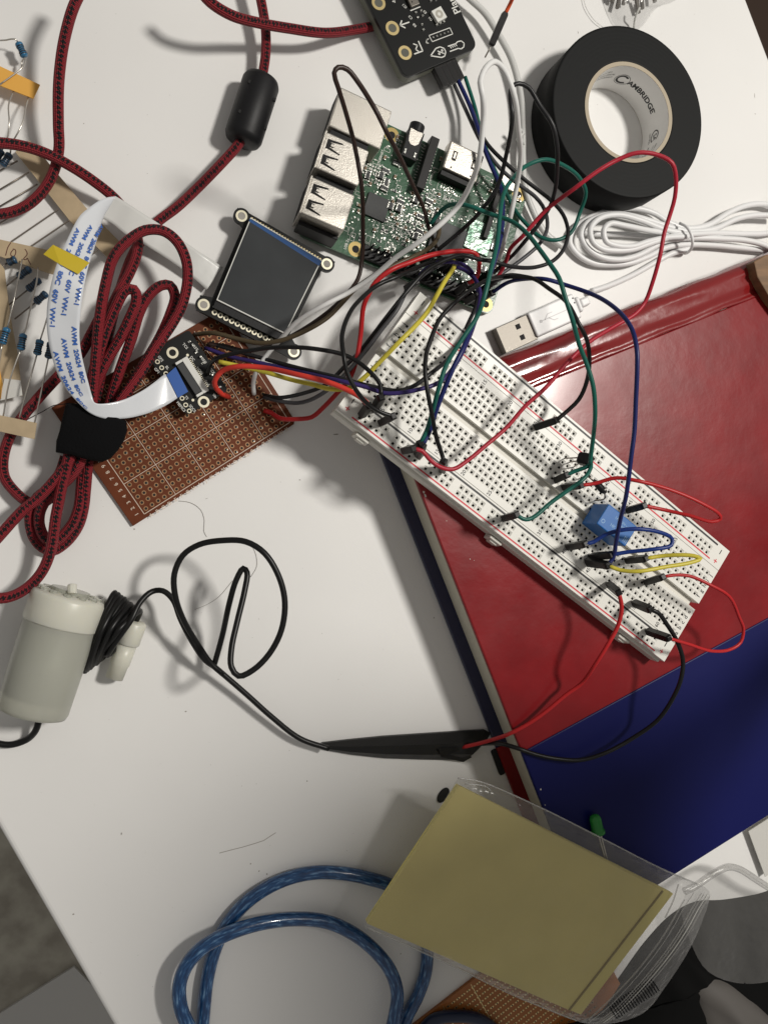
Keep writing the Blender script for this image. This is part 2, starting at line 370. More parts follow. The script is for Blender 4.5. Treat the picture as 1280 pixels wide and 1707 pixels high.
# scratches, specks
d = MB()
def speck(px, py, w, h, a):
    p = U(px, py, 0); c, s = math.cos(a), math.sin(a); n = 6
    d.add([(p.x + (c * math.cos(k) * w - s * math.sin(k) * h) * random.uniform(.6, 1.1), p.y + (s * math.cos(k) * w + c * math.sin(k) * h) * random.uniform(.6, 1.1), .03) for k in [2 * math.pi * i / n for i in range(n)]], [tuple(range(n))])
for px, py, w, h, a in ((963, 54, .2, .9, .2), (1258, 190, .5, .2, 0), (906, 82, .1, .6, 0), (560, 724, 1.3, .3, .1), (224, 882, .35, .35, 0), (310, 1186, .4, .3, 0), (140, 206, .25, .25, 0), (392, 765, .4, .4, 0), (710, 196, .4, .3, 0), (512, 1302, .3, .3, 0),
                        (723, 1030, .5, .3, .5), (418, 1440, .4, .3, 1), (432, 1452, .4, .3, 1), (445, 1457, .4, .3, 0), (203, 1390, .3, .5, 0), (668, 1590, .3, .3, 0), (500, 800, .5, .2, 0), (123, 1524, .4, .3, 0), (345, 831, .7, .12, .3), (1257, 160, .15, 1.4, .1), (374, 768, .2, .2, 0), (850, 1060, .2, .2, 0)):
    speck(px, py, w, h, a)
for _ in range(240): speck(random.uniform(20, 1260), random.uniform(20, 1690), random.uniform(.06, .2), random.uniform(.06, .18), random.uniform(0, 3))
d.build('dust', M_dirt, table, kind='stuff'); d = MB()
d.poly([tuple(U(*p)[:2]) for p in ((366, 1422), (385, 1417), (405, 1412), (425, 1406), (440, 1401), (452, 1393), (460, 1388))], .28, .03)
d.build('scratch', mat('scratch_grey', (.34, .32, .29), .8), table)

b = MB(); b.quad([(-2500, -2500, -720), (3000, -2500, -720), (3000, 3000, -720), (-2500, 3000, -720)])
b.build('floor', M_floor, kind='structure')
q = [U(0, 1690, -716), U(124, 1612, -716), U(400, 1900, -716), U(-100, 2000, -716)]
MB().add([tuple(p) for p in q] + [(p.x, p.y, -720) for p in q], [(3, 2, 1, 0), (0, 1, 5, 4), (1, 2, 6, 5), (2, 3, 7, 6), (3, 0, 4, 7)]).build('floor_mat', M_mat, kind='structure')
# cupboard beyond the right edge of the table
cf = Fr(U(1250, 40, -300), -1.108)
cb = thing('cupboard', 'dark brown wooden cupboard beyond the right edge of the table', 'cupboard', cf((0, 60, 0)) - Vector((0, 0, 420)))
MB(cf).box(-500, -60, -420, 40, 500, 0).build('carcass', M_dwood, cb, bevel=3)
MB(cf).box(-500, -80, -400, 20, -60, -40).build('door', M_dwood, cb, bevel=2)
gf = Fr(U(1272, 90, -300), -1.108)
MB(gf).box(44, -20, -420, 260, 300, -20).build('storage_box', M_greyfab, None, bevel=4, **T('grey box on the floor beside the dark brown cupboard at the table edge', 'box'))

# ================================================================= BOOK
bf = Fr(U(642, 669, 25), .391, 0)      # local x along the spine edge, -y down the left side
bk = thing('book', 'large red and blue glossy hardcover book under the breadboard', 'book', bf((110, -110, 0)))
Lx = 290
def cover(z0, z1, xs, mats, name, split):
    m = MB(bf)
    y1, y0 = -226, -7
    m.box(xs, y1, z0, Lx, y0, z1); return m
# top cover: red above the diagonal, blue below, as one board with two printed fields
dy = lambda x: -145 - 1.0 * 0 + (x - 3) * 0.0
pA, pB = bf.loc(880, 1249, 25), bf.loc(1280, 1030, 25)
sl = (pB[1] - pA[1]) / (pB[0] - pA[0]); ye = lambda x: pA[1] + sl * (x - pA[0])
def strip_cover(z0, z1, x0, ysp, red, blue, yeo, ylow=-223.5):
    m = MB(bf); N = 12
    def fld(poly, mi): m.prism(poly, z0, z1, mi)
    fld([(x0, yeo(x0)), (Lx, yeo(Lx)), (Lx, ysp), (x0, ysp)], 0)
    fld([(x0, ylow), (Lx, ylow), (Lx, yeo(Lx) - .01), (x0, yeo(x0) - .01)], 1)
    return m
strip_cover(22.8, 25, 0, -15.5, 0, 1, ye).build('front_cover', [M_red, M_blue], bk, bevel=.5)
yb = lambda x: bf.loc(856, 1232, 2)[1] + .1 * x
m = MB(bf)
m.prism([(-2, yb(0)), (Lx, yb(0)), (Lx, -7), (-2, -7)], 0, 2.2, 0); m.prism([(-2, -223.5), (Lx, -223.5), (Lx, yb(0) - .01), (-2, yb(0) - .01)], 0, 2.2, 1)
m.build('back_cover', [M_navy, M_red], bk, bevel=.5)
MB(bf).box(3.2, -220, 2.2, Lx - 3, -10, 22.8).build('page_block', M_pages, bk)
# spine with hinge grooves: profile across y
prof = [(-15.5, 25, ), (-14.2, 24.2), (-12.6, 24.0), (-11.2, 24.9), (-9.2, 25.4), (-6.5, 25.0), (-5.4, 25.4), (-3.6, 25.0), (-1.6, 23.8), (-.3, 21), (0, 17), (0, 8), (-.4, 4), (-2, 1.6), (-5, .2), (-8, 0)]
m = MB(bf); xs = [0 + (Lx) * i / 60 for i in range(61)]
vs = [(x, y + .25 * math.sin(x * .21 + j) + .12 * math.sin(x * .9 + j * 2), z + .22 * math.sin(x * .16 + j * 1.7) * (1 if 0 < j < 9 else 0) + .1 * math.sin(x * .63 + j)) for x in xs for j, (y, z) in enumerate(prof)]
n = len(prof); m.add(vs, [(i * n + j, i * n + j + 1, (i + 1) * n + j + 1, (i + 1) * n + j) for i in range(60) for j in range(n - 1)])
m.build('spine', mat('red_spine', (.20, .008, .009), .25, coat=.9, coatr=.09, bump=.5, bscale=130), bk, smooth=True, solid=.5)
# worn white chips and scuffs
M_chipw = mat('chip_white', (.6, .56, .5), .8)
for px, py, r_ in ((709, 826, 1.2), (706, 820, .8), (901, 1316, .7), (908, 1342, .4), (744, 868, .3), (783, 932, .35), (790, 934, .25)):
    m = MB(bf); x, y = bf.loc(px, py, 25); m.add([(x + r_ * random.uniform(.3, 1) * math.cos(a) * .7, y + r_ * random.uniform(.4, 1) * math.sin(a), 25.04) for a in [k * math.pi / 3 for k in range(6)]], [tuple(range(6))]); m.build('worn_chip', M_chipw, bk)


# ================================================================= BREADBOARD
BZ = 33.5
bb = Fr((147.658, 9.775, 0), -.621, BZ); bb.o.z = 0
B = thing('breadboard', 'long white solderless breadboard lying across the red book, full of jumper wires', 'breadboard', bb((0, 0, 25)))
holes = [(c, v) for c in range(1, 64) for v in (-13.97, -11.43, -8.89, -6.35, -3.81, 3.81, 6.35, 8.89, 11.43, 13.97)]
P_ = 2.54
rails = [c for g in range(10) for c in range(3 + 6 * g, 8 + 6 * g)]
def u_of(c): return (c - 32) * P_
def plate(x0, x1, y0, y1, hl, name):
    """plate with real square funnel holes"""
    m = MB(bb); zt = BZ
    hs = {}
    for u, v in hl: hs.setdefault(round(v, 2), []).append(u)
    rows = sorted(hs); c = P_ / 2
    y = y0
    for v in rows:
        if v - c > y + .01: m.quad([(x0, y, zt), (x1, y, zt), (x1, v - c, zt), (x0, v - c, zt)])
        x = x0
        for u in sorted(hs[v]):
            if u - c > x + .01: m.quad([(x, v - c, zt), (u - c, v - c, zt), (u - c, v + c, zt), (x, v + c, zt)])
            o_, i_, s_ = 1.27, 1.0, .44
            A = [(u - o_, v - o_), (u + o_, v - o_), (u + o_, v + o_), (u - o_, v + o_)]
            Bq = [(u - i_, v - i_), (u + i_, v - i_), (u + i_, v + i_), (u - i_, v + i_)]
            Cq = [(u - s_, v - s_), (u + s_, v - s_), (u + s_, v + s_), (u - s_, v + s_)]
            vs = [(*p, zt) for p in A] + [(*p, zt) for p in Bq] + [(*p, zt - .42) for p in Cq] + [(*p, zt - 3) for p in Cq]
            fs = []
            for k in range(4):
                k2 = (k + 1) % 4; fs += [(k, k2, 4 + k2, 4 + k), (4 + k, 4 + k2, 8 + k2, 8 + k)]
            m.add(vs, fs, 0)
            m.add(vs[8:], [(k, (k + 1) % 4, 4 + (k + 1) % 4, 4 + k) for k in range(4)] + [(4, 5, 6, 7)], 1)
            x = u + c
        if x < x1 - .01: m.quad([(x, v - c, zt), (x1, v - c, zt), (x1, v + c, zt), (x, v + c, zt)])
        y = v + c
    if y < y1: m.quad([(x0, y, zt), (x1, y, zt), (x1, y1, zt), (x0, y1, zt)])
    # side walls
    m.add([(x0, y0, zt), (x1, y0, zt), (x1, y1, zt), (x0, y1, zt), (x0, y0, zt - 8), (x1, y0, zt - 8), (x1, y1, zt - 8), (x0, y1, zt - 8)],
          [(1, 0, 4, 5), (2, 1, 5, 6), (3, 2, 6, 7), (0, 3, 7, 4)])
    return m.build(name, [M_white, M_hole], B)
X0, X1 = -82.2, 82.5
plate(X0, X1, -26.3, -17.75, [(u_of(c), v) for c in rails for v in (-21.05, -23.59)], 'power_rail')
plate(X0, X1, 17.75, 27.2, [(u_of(c), v) for c in rails for v in (20.6, 23.14)], 'power_rail')
plate(X0, X1, -17.55, -1.5, [h for h in [(u_of(c), v) for c, v in holes] if -17 < h[1] < 0], 'terminal_strip')
plate(X0, X1, 1.5, 17.55, [h for h in [(u_of(c), v) for c, v in holes] if 0 < h[1] < 17], 'terminal_strip')
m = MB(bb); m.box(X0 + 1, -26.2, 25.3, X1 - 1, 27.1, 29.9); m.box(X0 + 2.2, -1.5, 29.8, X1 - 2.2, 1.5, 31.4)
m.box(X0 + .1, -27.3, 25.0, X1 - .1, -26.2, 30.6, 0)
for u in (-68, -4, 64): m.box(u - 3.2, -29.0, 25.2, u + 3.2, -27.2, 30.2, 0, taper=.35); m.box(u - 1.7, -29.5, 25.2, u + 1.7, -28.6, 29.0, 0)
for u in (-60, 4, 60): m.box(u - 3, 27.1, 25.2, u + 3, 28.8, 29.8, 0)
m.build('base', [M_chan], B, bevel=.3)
m = MB(bb); zt = BZ + .04
for y, mi in ((-25.2, 0), (-18.8, 1), (19.3, 0), (26.0, 1)): m.quad([(-76, y - .28 - .1 * mi, zt), (76.2, y - .28 - .1 * mi, zt), (76.2, y + .28 + .1 * mi, zt), (-76, y + .28 + .1 * mi, zt)], mi)
for s in (-1, 1):
    for y, ch, mi in ((-23.7, '+', 0), (-20.4, '-', 1), (20.0, '+', 0), (24.4, '-', 1)):
        ux = s * 79.0
        if ch == '+': m.line((ux - .9, y), (ux + .9, y), .38, zt, mi); m.line((ux, y - .9), (ux, y + .9), .38, zt + .01, mi)
        else: m.line((ux, y - 1.0), (ux, y + 1.0), .4, zt, mi)
for i, ch in enumerate('abcde'): 
    for s in (-1, 1): m.text(ch, s * 80.6 - (.1 if s > 0 else -.3), -13.97 + i * P_, zt, 2.6, math.pi / 2, 1)
for i, ch in enumerate('fghij'):
    for s in (-1, 1): m.text(ch, s * 80.6 - (.1 if s > 0 else -.3), 3.81 + i * P_, zt, 2.6, math.pi / 2, 1)
for c in range(5, 61, 5):
    for v in (-16.1, 16.1): m.text(str(c), u_of(c), v, zt, 2.15, math.pi / 2, 1)
m.build('printed_marking', [M_redink, M_blackink, M_greyink], B)

# ================================================================= JUMPER WIRES
def plug_geo(m, base, top, w=1.27, mi=0):
    base, top = Vector(base), Vector(top); t = (top - base).normalized(); u = t.cross(Vector((0, 0, 1)) if abs(t.z) < .95 else Vector((1, .4, 0))).normalized(); v = t.cross(u)
    L = (top - base).length
    def sec(k, s): p = base + t * (L * k); return [p + (u * a + v * c_) * w * s for a, c_ in ((-1, -1), (1, -1), (1, 1), (-1, 1))]
    vs = []; ks = ((0, .72), (.06, .97), (.55, 1), (.93, .97), (1, .72))
    for k, s_ in ks: vs += sec(k, s_)
    fs = [(3, 2, 1, 0)] + [(i * 4 + j, i * 4 + (j + 1) % 4, i * 4 + 4 + (j + 1) % 4, i * 4 + 4 + j) for i in range(len(ks) - 1) for j in range(4)] + [tuple(len(vs) - 4 + j for j in range(4))]
    m.add(vs, fs, mi)
jr = random.Random(11)
def wire(label, pts, zs, colr, r=.78, plugs=(), group='jumper wires', name='jumper_wire', cat='wire', extra=None):
    """plugs: (which end, base px, base z)   base None = straight below"""
    P = PX(pts, zs)
    for i_ in range(1, len(P) - 1): P[i_] = P[i_] + Vector((jr.uniform(-.3, .3), jr.uniform(-.3, .3), jr.uniform(-.4, .4)))
    root = thing(name, label, cat, (P[0].x, P[0].y, min(p.z for p in P)), group)
    MB().tube(P, r, 10, step=2.2).build('insulated_wire', WM[colr], root, smooth=True)
    for e, bp, bz in plugs:
        top = P[0] if e == 0 else P[-1]; nxt = P[1] if e == 0 else P[-2]
        base = U(bp[0], bp[1], bz) if bp else Vector((top.x + random.uniform(-.6, .6), top.y + random.uniform(-.6, .6), bz))
        t = (top - base).normalized()
        m = MB(); plug_geo(m, base + t * .5, top + t * .8); m.build('plug', M_house, root, bevel=.15)
        m = MB(); m.rod(base - t * 1.2, base + t * .6, .32, 6); m.build('pin', M_wirelead, root)
    return root
bz = BZ + .2; PT = BZ + 13.8     # plug foot and plug top heights on the breadboard
G = 6.0; GT = 17.5               # the same on the header of the computer board

wire('long dark red jumper wire looping high over the black tape roll and the book', [(689, 748), (703, 752), (714, 764), (731, 777), (754, 781), (782, 767), (810, 744), (844, 713), (877, 677), (910, 646), (946, 603), (982, 570), (1021, 545), (1057, 524), (1075, 502), (1086, 473), (1100, 427), (1107, 387), (1116, 367 - 5), (1124, 328), (1126, 295), (1119, 272), (1096, 257), (1063, 254), (1031, 266), (998, 285), (958, 312), (909, 351), (871, 392), (851, 414), (842, 435), (834, 454), (823, 470)],
     [(0, PT), (.12, 46), (.3, 50), (.42, 48), (.55, 58), (.66, 66), (.78, 60), (.9, 40), (1, GT)], 'crimson', plugs=[(0, (672, 757 - 6), bz), (1, None, G)])
wire('dark green jumper wire with a round loop by the tape, ending at the near rail', [(775, 128), (792, 177), (805, 230), (821, 276), (838, 312), (857, 348), (880, 378), (900, 396), (926, 402), (952, 387), (968, 354), (975, 321), (965, 295), (942, 276), (909, 267), (880, 276), (858, 294), (841, 321), (833, 356), (827, 406), (817, 452), (808, 493), (796, 527), (765, 572), (745, 609), (731, 646), (720, 685), (709, 719), (701, 738)],
     [(0, 7), (.18, 14), (.35, 24), (.5, 44), (.62, 56), (.72, 62), (.88, 58), (1, PT)], 'green', plugs=[(1, (694, 757), bz)], extra=1)
wire('dark blue jumper wire running beside the green one down to the near rail', [(762, 131), (782, 177), (798, 223), (811, 259), (824, 289), (833, 315), (838, 345), (836, 390), (824, 430), (812, 470), (800, 515), (787, 544), (771, 581), (755, 612), (738, 651), (727, 685), (714, 722), (704, 742)],
     [(0, 7), (.25, 16), (.5, 40), (.75, 55), (1, PT)], 'navy', r=.85, plugs=[(1, (698, 762), bz)])
wire('green jumper wire arching from the computer board to the transistor on the breadboard', [(717, 374), (730, 356), (749, 343), (777, 343), (817, 356), (855, 370), (880, 392), (900, 417), (918, 440), (931, 463), (942, 495), (953, 531), (967, 574), (978, 610), (987, 646), (991, 685), (989, 729), (984, 762), (984, 774)],
     [(0, 30), (.15, 48), (.5, 74), (.8, 66), (1, 50)], 'green')
wire('short green jumper wire bent between the middle channel and the near rail', [(944, 792), (958, 786), (975, 780), (985, 775), (980, 789), (969, 801), (951, 814), (916, 840), (893, 858), (880, 866), (871, 866), (861, 858)],
     [(0, 44), (.3, 50), (.7, 48), (1, PT)], 'green', plugs=[(0, (925, 801), bz), (1, (838, 864), bz)])
wire('long white jumper wire arching high from the brown board over the computer board', [(424, 657), (421, 640), (429, 618), (446, 590), (469, 565), (497, 537), (539, 508), (581, 486), (623, 461), (660, 430), (692, 405), (730, 377), (761, 346), (786, 302), (799, 259), (804, 202), (804, 159), (801, 137), (808, 113), (824, 103), (841, 118), (857, 164), (865, 213), (867, 262), (861, 312), (851, 361), (842, 390), (833, 430), (815, 455)],
     [(0, 3), (.04, 12), (.2, 34), (.4, 60), (.55, 88), (.62, 96), (.72, 86), (.88, 48), (1, GT)], 'white', r=.85, plugs=[(1, None, G)])
wire('dark brown jumper wire looping above the network port of the computer board', [(346, 574), (372, 576), (410, 584), (450, 576), (491, 557), (535, 528), (570, 499), (595, 466), (604, 430), (604, 370), (601, 310), (590, 240), (576, 185), (562, 145), (558, 122), (565, 112), (578, 116), (597, 138), (625, 180), (645, 218), (665, 258), (690, 312), (706, 350), (714, 376), (720, 395), (728, 415)],
     [(0, 5), (.1, 12), (.3, 26), (.5, 52), (.65, 74), (.78, 66), (.95, 30), (1, 9)], 'brown', plugs=())
wire('brown jumper wire sweeping across the lower corner of the display to the computer board', [(324, 558), (356, 555), (398, 566), (435, 572), (474, 565), (514, 548), (545, 530), (567, 508), (592, 483), (623, 461), (660, 441), (690, 428), (717, 412), (729, 395), (732, 380), (728, 372)],
     [(0, 3), (.1, 12), (.4, 24), (.8, 30), (1, 20)], 'tanbrown', r=.85)
wire('black jumper wire with a tall loop standing between the computer board and the tape', [(728, 418), (769, 384), (801, 351), (828, 312), (843, 262), (852, 197), (851, 160), (855, 143), (866, 138), (881, 147), (899, 177), (919, 210), (929, 249), (930, 281), (925, 315), (914, 346), (893, 380), (872, 405), (854, 425), (832, 445), (820, 458)],
     [(0, 24), (.2, 50), (.4, 72), (.6, 70), (.85, 40), (1, GT)], 'greyblack', r=.75, plugs=[(1, None, G), (0, None, G)])
wire('black jumper wire from the sensor board past the green loop to the brown perfboard', [(765, 138), (788, 184), (808, 236), (841, 272), (872, 298), (900, 320), (917, 335), (938, 360), (946, 387), (940, 414), (921, 434), (892, 445), (849, 444), (823, 438), (797, 431), (770, 426), (742, 433), (712, 450), (694, 466), (670, 495), (645, 528), (624, 556), (596, 589), (575, 610), (545, 640), (511, 655), (469, 662), (441, 659)],
     [(0, 7), (.2, 18), (.4, 26), (.5, 34), (.65, 30), (.85, 22), (.96, 10), (1, 3)], 'greyblack')
wire('grey jumper wire curving from the computer board to the brown perfboard', [(760, 440), (742, 440), (722, 447), (701, 462), (681, 480), (660, 517), (637, 551), (609, 587), (576, 622), (553, 645), (519, 666), (491, 671), (457, 667), (440, 662)],
     [(0, GT), (.3, 30), (.7, 24), (.92, 10), (1, 3)], 'grey', plugs=[(0, None, G)])
wire('light grey jumper wire leaving the sensor board connector', [(757, 141), (776, 182), (800, 238), (829, 276), (860, 305), (892, 328), (908, 350), (912, 378), (900, 404), (874, 428), (846, 448), (826, 462)],
     [(0, 6), (.4, 12), (.8, 18), (1, GT)], 'grey')
wire('navy jumper wire in a wide arch over the book ending beside the blue relay', [(820, 488), (842, 473), (870, 466), (910, 466), (939, 473), (982, 488), (1014, 506), (1039, 527), (1054, 552), (1061, 585), (1061, 614), (1059, 667), (1055, 721), (1050, 761), (1042, 826), (1033, 867), (1026, 902), (1021, 930), (1012, 942)],
     [(0, GT), (.15, 44), (.45, 76), (.75, 70), (1, PT)], 'navy', plugs=[(0, None, G), (1, (977, 938), bz)])
wire('black jumper wire ending in a plug at column 25 in the breadboard middle', [(808, 486), (825, 470), (849, 460), (885, 464), (917, 481), (946, 506), (964, 535), (978, 567), (983, 603), (978, 639), (964, 667), (942, 689), (926, 701)],
     [(0, GT), (.15, 36), (.5, 62), (1, PT - 4)], 'black', plugs=[(0, None, G), (1, (890, 713), bz)])
wire('black jumper wire falling straight to an upright plug at the near rail', [(880, 462), (854, 459), (832, 461), (810, 468), (782, 485), (754, 507), (734, 532), (720, 558), (712, 587), (709, 617), (712, 651), (720, 693), (728, 730), (737, 760), (739, 768)],
     [(0, 26), (.3, 50), (.7, 56), (1, PT)], 'black', plugs=[(1, (738, 785), bz)])
wire('black jumper wire curling in a big loop onto the near left end of the breadboard', [(775, 430), (742, 430), (700, 445), (660, 461), (632, 475), (604, 494), (583, 520), (571, 559), (574, 596), (579, 620), (593, 650), (613, 674), (636, 688), (655, 694)],
     [(0, GT), (.3, 38), (.7, 52), (1, PT - 3)], 'black', plugs=[(0, None, G), (1, (633, 706), bz)])
wire('black jumper wire arching from the breakout board to the left end of the breadboard', [(346, 624), (351, 607), (365, 596), (398, 587), (441, 580), (483, 579), (525, 582), (570, 591), (596, 603), (619, 620), (633, 640), (635, 662)],
     [(0, 9), (.15, 24), (.6, 42), (1, PT)], 'black', plugs=[(1, (623, 684), bz)])
wire('red jumper wire curling over the black breakout board to the left end of the breadboard', [(382, 662), (366, 654), (359, 635), (370, 618), (398, 611), (441, 614), (497, 624), (547, 638), (581, 652), (604, 663), (615, 676)],
     [(0, 3), (.12, 16), (.3, 24), (.7, 40), (1, PT - 3)], 'brightred', r=.95, plugs=[(1, (602, 694), bz)])
wire('red jumper wire crossing from the computer board header down to the brown board', [(780, 473), (793, 462), (798, 444), (797, 430), (789, 421), (773, 418), (746, 420), (712, 426), (681, 437), (655, 449), (627, 471), (614, 490), (607, 512), (601, 559), (592, 604), (581, 632), (562, 657), (539, 680), (520, 694), (496, 700), (467, 697), (452, 688), (440, 684)],
     [(0, GT), (.08, 30), (.35, 36), (.65, 24), (.9, 10), (1, 3)], 'red', r=.9, plugs=[(0, None, G)])
wire('purple jumper wire running under the black ones across the breadboard left end', [(342, 580), (384, 593), (430, 603), (469, 612), (519, 624), (567, 634), (609, 646), (640, 655), (664, 656), (697, 651), (731, 637), (760, 607), (778, 570), (789, 543), (797, 511), (799, 488), (795, 468), (785, 457), (772, 449), (756, 444)],
     [(0, 4), (.15, 14), (.4, 42), (.6, 48), (.85, 36), (1, GT)], 'purple', plugs=[(1, None, G)])
wire('charcoal jumper wire following the purple one over the middle of the breadboard', [(350, 572), (400, 586), (450, 602), (500, 615), (560, 628), (620, 645), (664, 650), (692, 640), (716, 624), (742, 603), (765, 572), (782, 539), (792, 512), (796, 492)],
     [(0, 4), (.15, 12), (.45, 40), (.7, 46), (1, GT)], 'greyblack', plugs=[(1, None, G)])
wire('yellow jumper wire from the brown board over the breadboard to the computer board', [(365, 603), (393, 608), (441, 621), (483, 632), (525, 643), (553, 649), (582, 645), (605, 630), (633, 603), (664, 572), (692, 544), (712, 519), (726, 497), (742, 468), (752, 452), (757, 438), (754, 433)],
     [(0, 9), (.2, 14), (.42, 36), (.7, 46), (.93, 34), (1, GT + 4)], 'yellow', r=.85, plugs=[(1, None, G)])
wire('dark purple jumper wire arching low over the computer board header', [(694, 470), (706, 450), (728, 438), (755, 437), (780, 446), (793, 466), (797, 490)],
     [(0, GT), (.5, 28), (1, GT)], 'purple', plugs=[(0, None, G), (1, None, G)])
# short jumpers on the right half
wire('red jumper wire looped flat over the far rail, both ends by the relay', [(968, 809), (992, 806), (1026, 798), (1061, 802), (1102, 812), (1140, 826), (1174, 843), (1196, 857), (1201, 866), (1184, 869), (1150, 860), (1112, 852), (1073, 843)],
     [(0, 46), (.3, 56), (.6, 58), (1, PT)], 'red', r=.72, plugs=[(0, (937, 812), bz), (1, (1044, 851), bz)], group='short jumper wires at the right end')
wire('short blue jumper wire looped in front of the relay', [(975, 907), (990, 902), (1006, 891), (1033, 884), (1067, 881), (1102, 888), (1121, 899), (1117, 909), (1088, 915), (1047, 919), (1018, 925)],
     [(0, PT), (.4, 56), (.7, 55), (1, PT)], 'blue', plugs=[(0, (944, 912), bz), (1, (982, 928), bz)], group='short jumper wires at the right end')
wire('short yellow jumper wire looped between the relay and the channel', [(1076, 931), (1102, 927), (1129, 924), (1157, 926), (1166, 932), (1150, 938), (1112, 946), (1061, 953), (1033, 950), (1014, 943)],
     [(0, PT), (.4, 55), (.7, 54), (1, PT)], 'yellow', plugs=[(0, (1042, 934), bz), (1, (975, 934), bz)], group='short jumper wires at the right end')
wire('red jumper wire looped off the right end of the breadboard', [(1104, 962), (1122, 958), (1150, 960), (1184, 974), (1212, 994), (1232, 1029), (1238, 1049), (1233, 1070), (1215, 1082), (1184, 1084), (1147, 1075), (1114, 1064)],
     [(0, PT), (.3, 52), (.6, 42), (1, PT)], 'red', r=.65, plugs=[(0, (1074, 971), bz), (1, (1076, 1051), bz)], group='short jumper wires at the right end')

# ---------------------------------------------------------------- small parts on the breadboard
rl = Fr(bb((27.5, 1.5, 0)), -.621, 0)
R_ = thing('relay', 'blue cube relay plugged across the breadboard channel', 'relay', rl((0, 0, BZ)))
MB(rl).box(-7.7, -4.7, BZ + .3, 7.6, 4.7, BZ + 11.2, taper=.12).build('case', M_relay, R_, bevel=.5, seg=3)
m = MB(rl); zt = BZ + 11.24
m.ring(-5.9, -2.2, zt, .55, .85, 16); m.text('1A 250V~', .5, 2.0, zt, 1.5, 0, 0); m.text('24VDC', 2.6, .6, zt, 1.3, 0, 0)
m.text('HK', -1.5, -1.4, zt, 1.7)
for k in range(3): m.line((5.2 + k * .7, -3.6), (5.2 + k * .7, -1.2), .35, zt)
m.build('printed_marking', M_relayt, R_)
# transistor
tp = U(975, 766, 42)
t_ = thing('transistor', 'small black transistor with thin legs on the breadboard at the green wire end', 'transistor', (tp.x, tp.y, BZ))
m = MB(); a0, a1 = U(964, 764, 43), U(986, 768, 47); plug_geo(m, a0, a1, 2.2); m.build('case', M_house, t_, bevel=.5)
for q0, q1 in (((941, 764), (962, 763)), ((951, 770), (964, 768)), ((955, 779), (966, 771))):
    m = MB(); m.tube([U(*q0, BZ), (U(*q0, BZ + 3) + U(*q1, 42)) / 2, U(*q1, 43)], .26, 6); m.build('leg', M_darklead, t_, smooth=True)
# diode
dd = U(1000, 812, 44)
d_ = thing('diode', 'small black axial diode standing beside the red wire plug', 'diode', (dd.x, dd.y, BZ))
m = MB(); m.tube([U(990, 803, 43), U(995, 807, 43.5), U(1004, 817, 43.5), U(1008, 820, 43)], 1.25, 12, radii=[.9, 1.35, 1.35, .9], smooth=False); m.build('case', M_black, d_, smooth=True)
m = MB(); m.tube([U(1005, 815, 43.5), U(1006, 817, 43.5)], 1.42, 12, smooth=False); m.build('cathode_band', M_silk, d_)
for P0 in ([(975, 795, 35), (982, 796, 44), (990, 803, 43)], [(1006, 818, 43), (1008, 829, 42), (1003, 833, 38), (992, 834, BZ)]):
    m = MB(); m.tube([U(*p) for p in P0], .3, 6); m.build('leg', M_darklead, d_, smooth=True)

# ================================================================= TAPE ROLL
tc_ = Vector((193.1, 165.3, 0))
tr = thing('tape_roll', 'roll of black electrical tape on the table with a printed white core', 'tape roll', tc_)
def lathe(m, prof, n=72, mi=0, c=tc_):
    vs = [(c.x + r * math.cos(2 * math.pi * i / n), c.y + r * math.sin(2 * math.pi * i / n), z) for i in range(n) for r, z in prof]
    k = len(prof); m.add(vs, [(i * k + j, ((i + 1) % n) * k + j, ((i + 1) % n) * k + (j + 1) % k, i * k + (j + 1) % k) for i in range(n) for j in range(k)], mi)
pf = [(20.7, .3), (20.7, 18.8)]
k = 26
for i in range(k + 1):
    r_ = 20.9 + (34.9 - 20.9) * i / k; pf.append((r_, 18.98 + .012 * math.sin(i * 2.1)))
pf += [(35.35, 18.7), (35.35, .4), (35.0, .1), (21, .1)]
m = MB(); lathe(m, pf, 96); m.build('tape', M_tape, tr, smooth=False)
tr.children[0].data.polygons.foreach_set('use_smooth', [True] * len(tr.children[0].data.polygons))
m = MB(); lathe(m, [(19.05, .05), (19.05, 18.9), (20.68, 18.95), (20.68, .05)], 80); m.build('core', [M_card], tr)
m = MB(); n = 80; vs = [(tc_.x + 19.0 * math.cos(2 * math.pi * i / n), tc_.y + 19.0 * math.sin(2 * math.pi * i / n), z) for i in range(n) for z in (.2, 18.8)]
m.add(vs, [(2 * i, 2 * i + 1, (2 * i + 3) % (2 * n), (2 * i + 2) % (2 * n)) for i in range(n)]); m.build('core_label', M_core, tr, smooth=True)
m = MB()
def wrap(st, ang, z, size, sx=1.0, sh=0, mi=0):
    v, f = text_geo(st, sh); R0 = 18.92
    m.add([(tc_.x + R0 * math.cos(ang - p[0] * size * sx / R0), tc_.y + R0 * math.sin(ang - p[0] * size * sx / R0), z + p[1] * size) for p in v], f, mi)
def wring(ang, z, ri, ro, a0=0, a1=2 * math.pi, n=24, sx=1, mi=0):
    R0 = 18.9; vs = []
    for i in range(n + 1):
        a = a0 + (a1 - a0) * i / n
        for r_ in (ri, ro): vs.append((tc_.x + R0 * math.cos(ang - r_ * math.cos(a) * sx / R0), tc_.y + R0 * math.sin(ang - r_ * math.cos(a) * sx / R0), z + r_ * math.sin(a)))
    m.add(vs, [(2 * i, 2 * i + 1, 2 * i + 3, 2 * i + 2) for i in range(n)], mi)
A0 = 1.05
wrap('AMBRIDGE', A0 - .24, 9.4, 3.9, .9, 1); wring(A0 + .38, 9.6, 1.9, 2.8, .7, 5.6); wring(A0 + .38, 9.6, 3.3, 3.5); wrap('TM', A0 - .68, 10.8, 1)
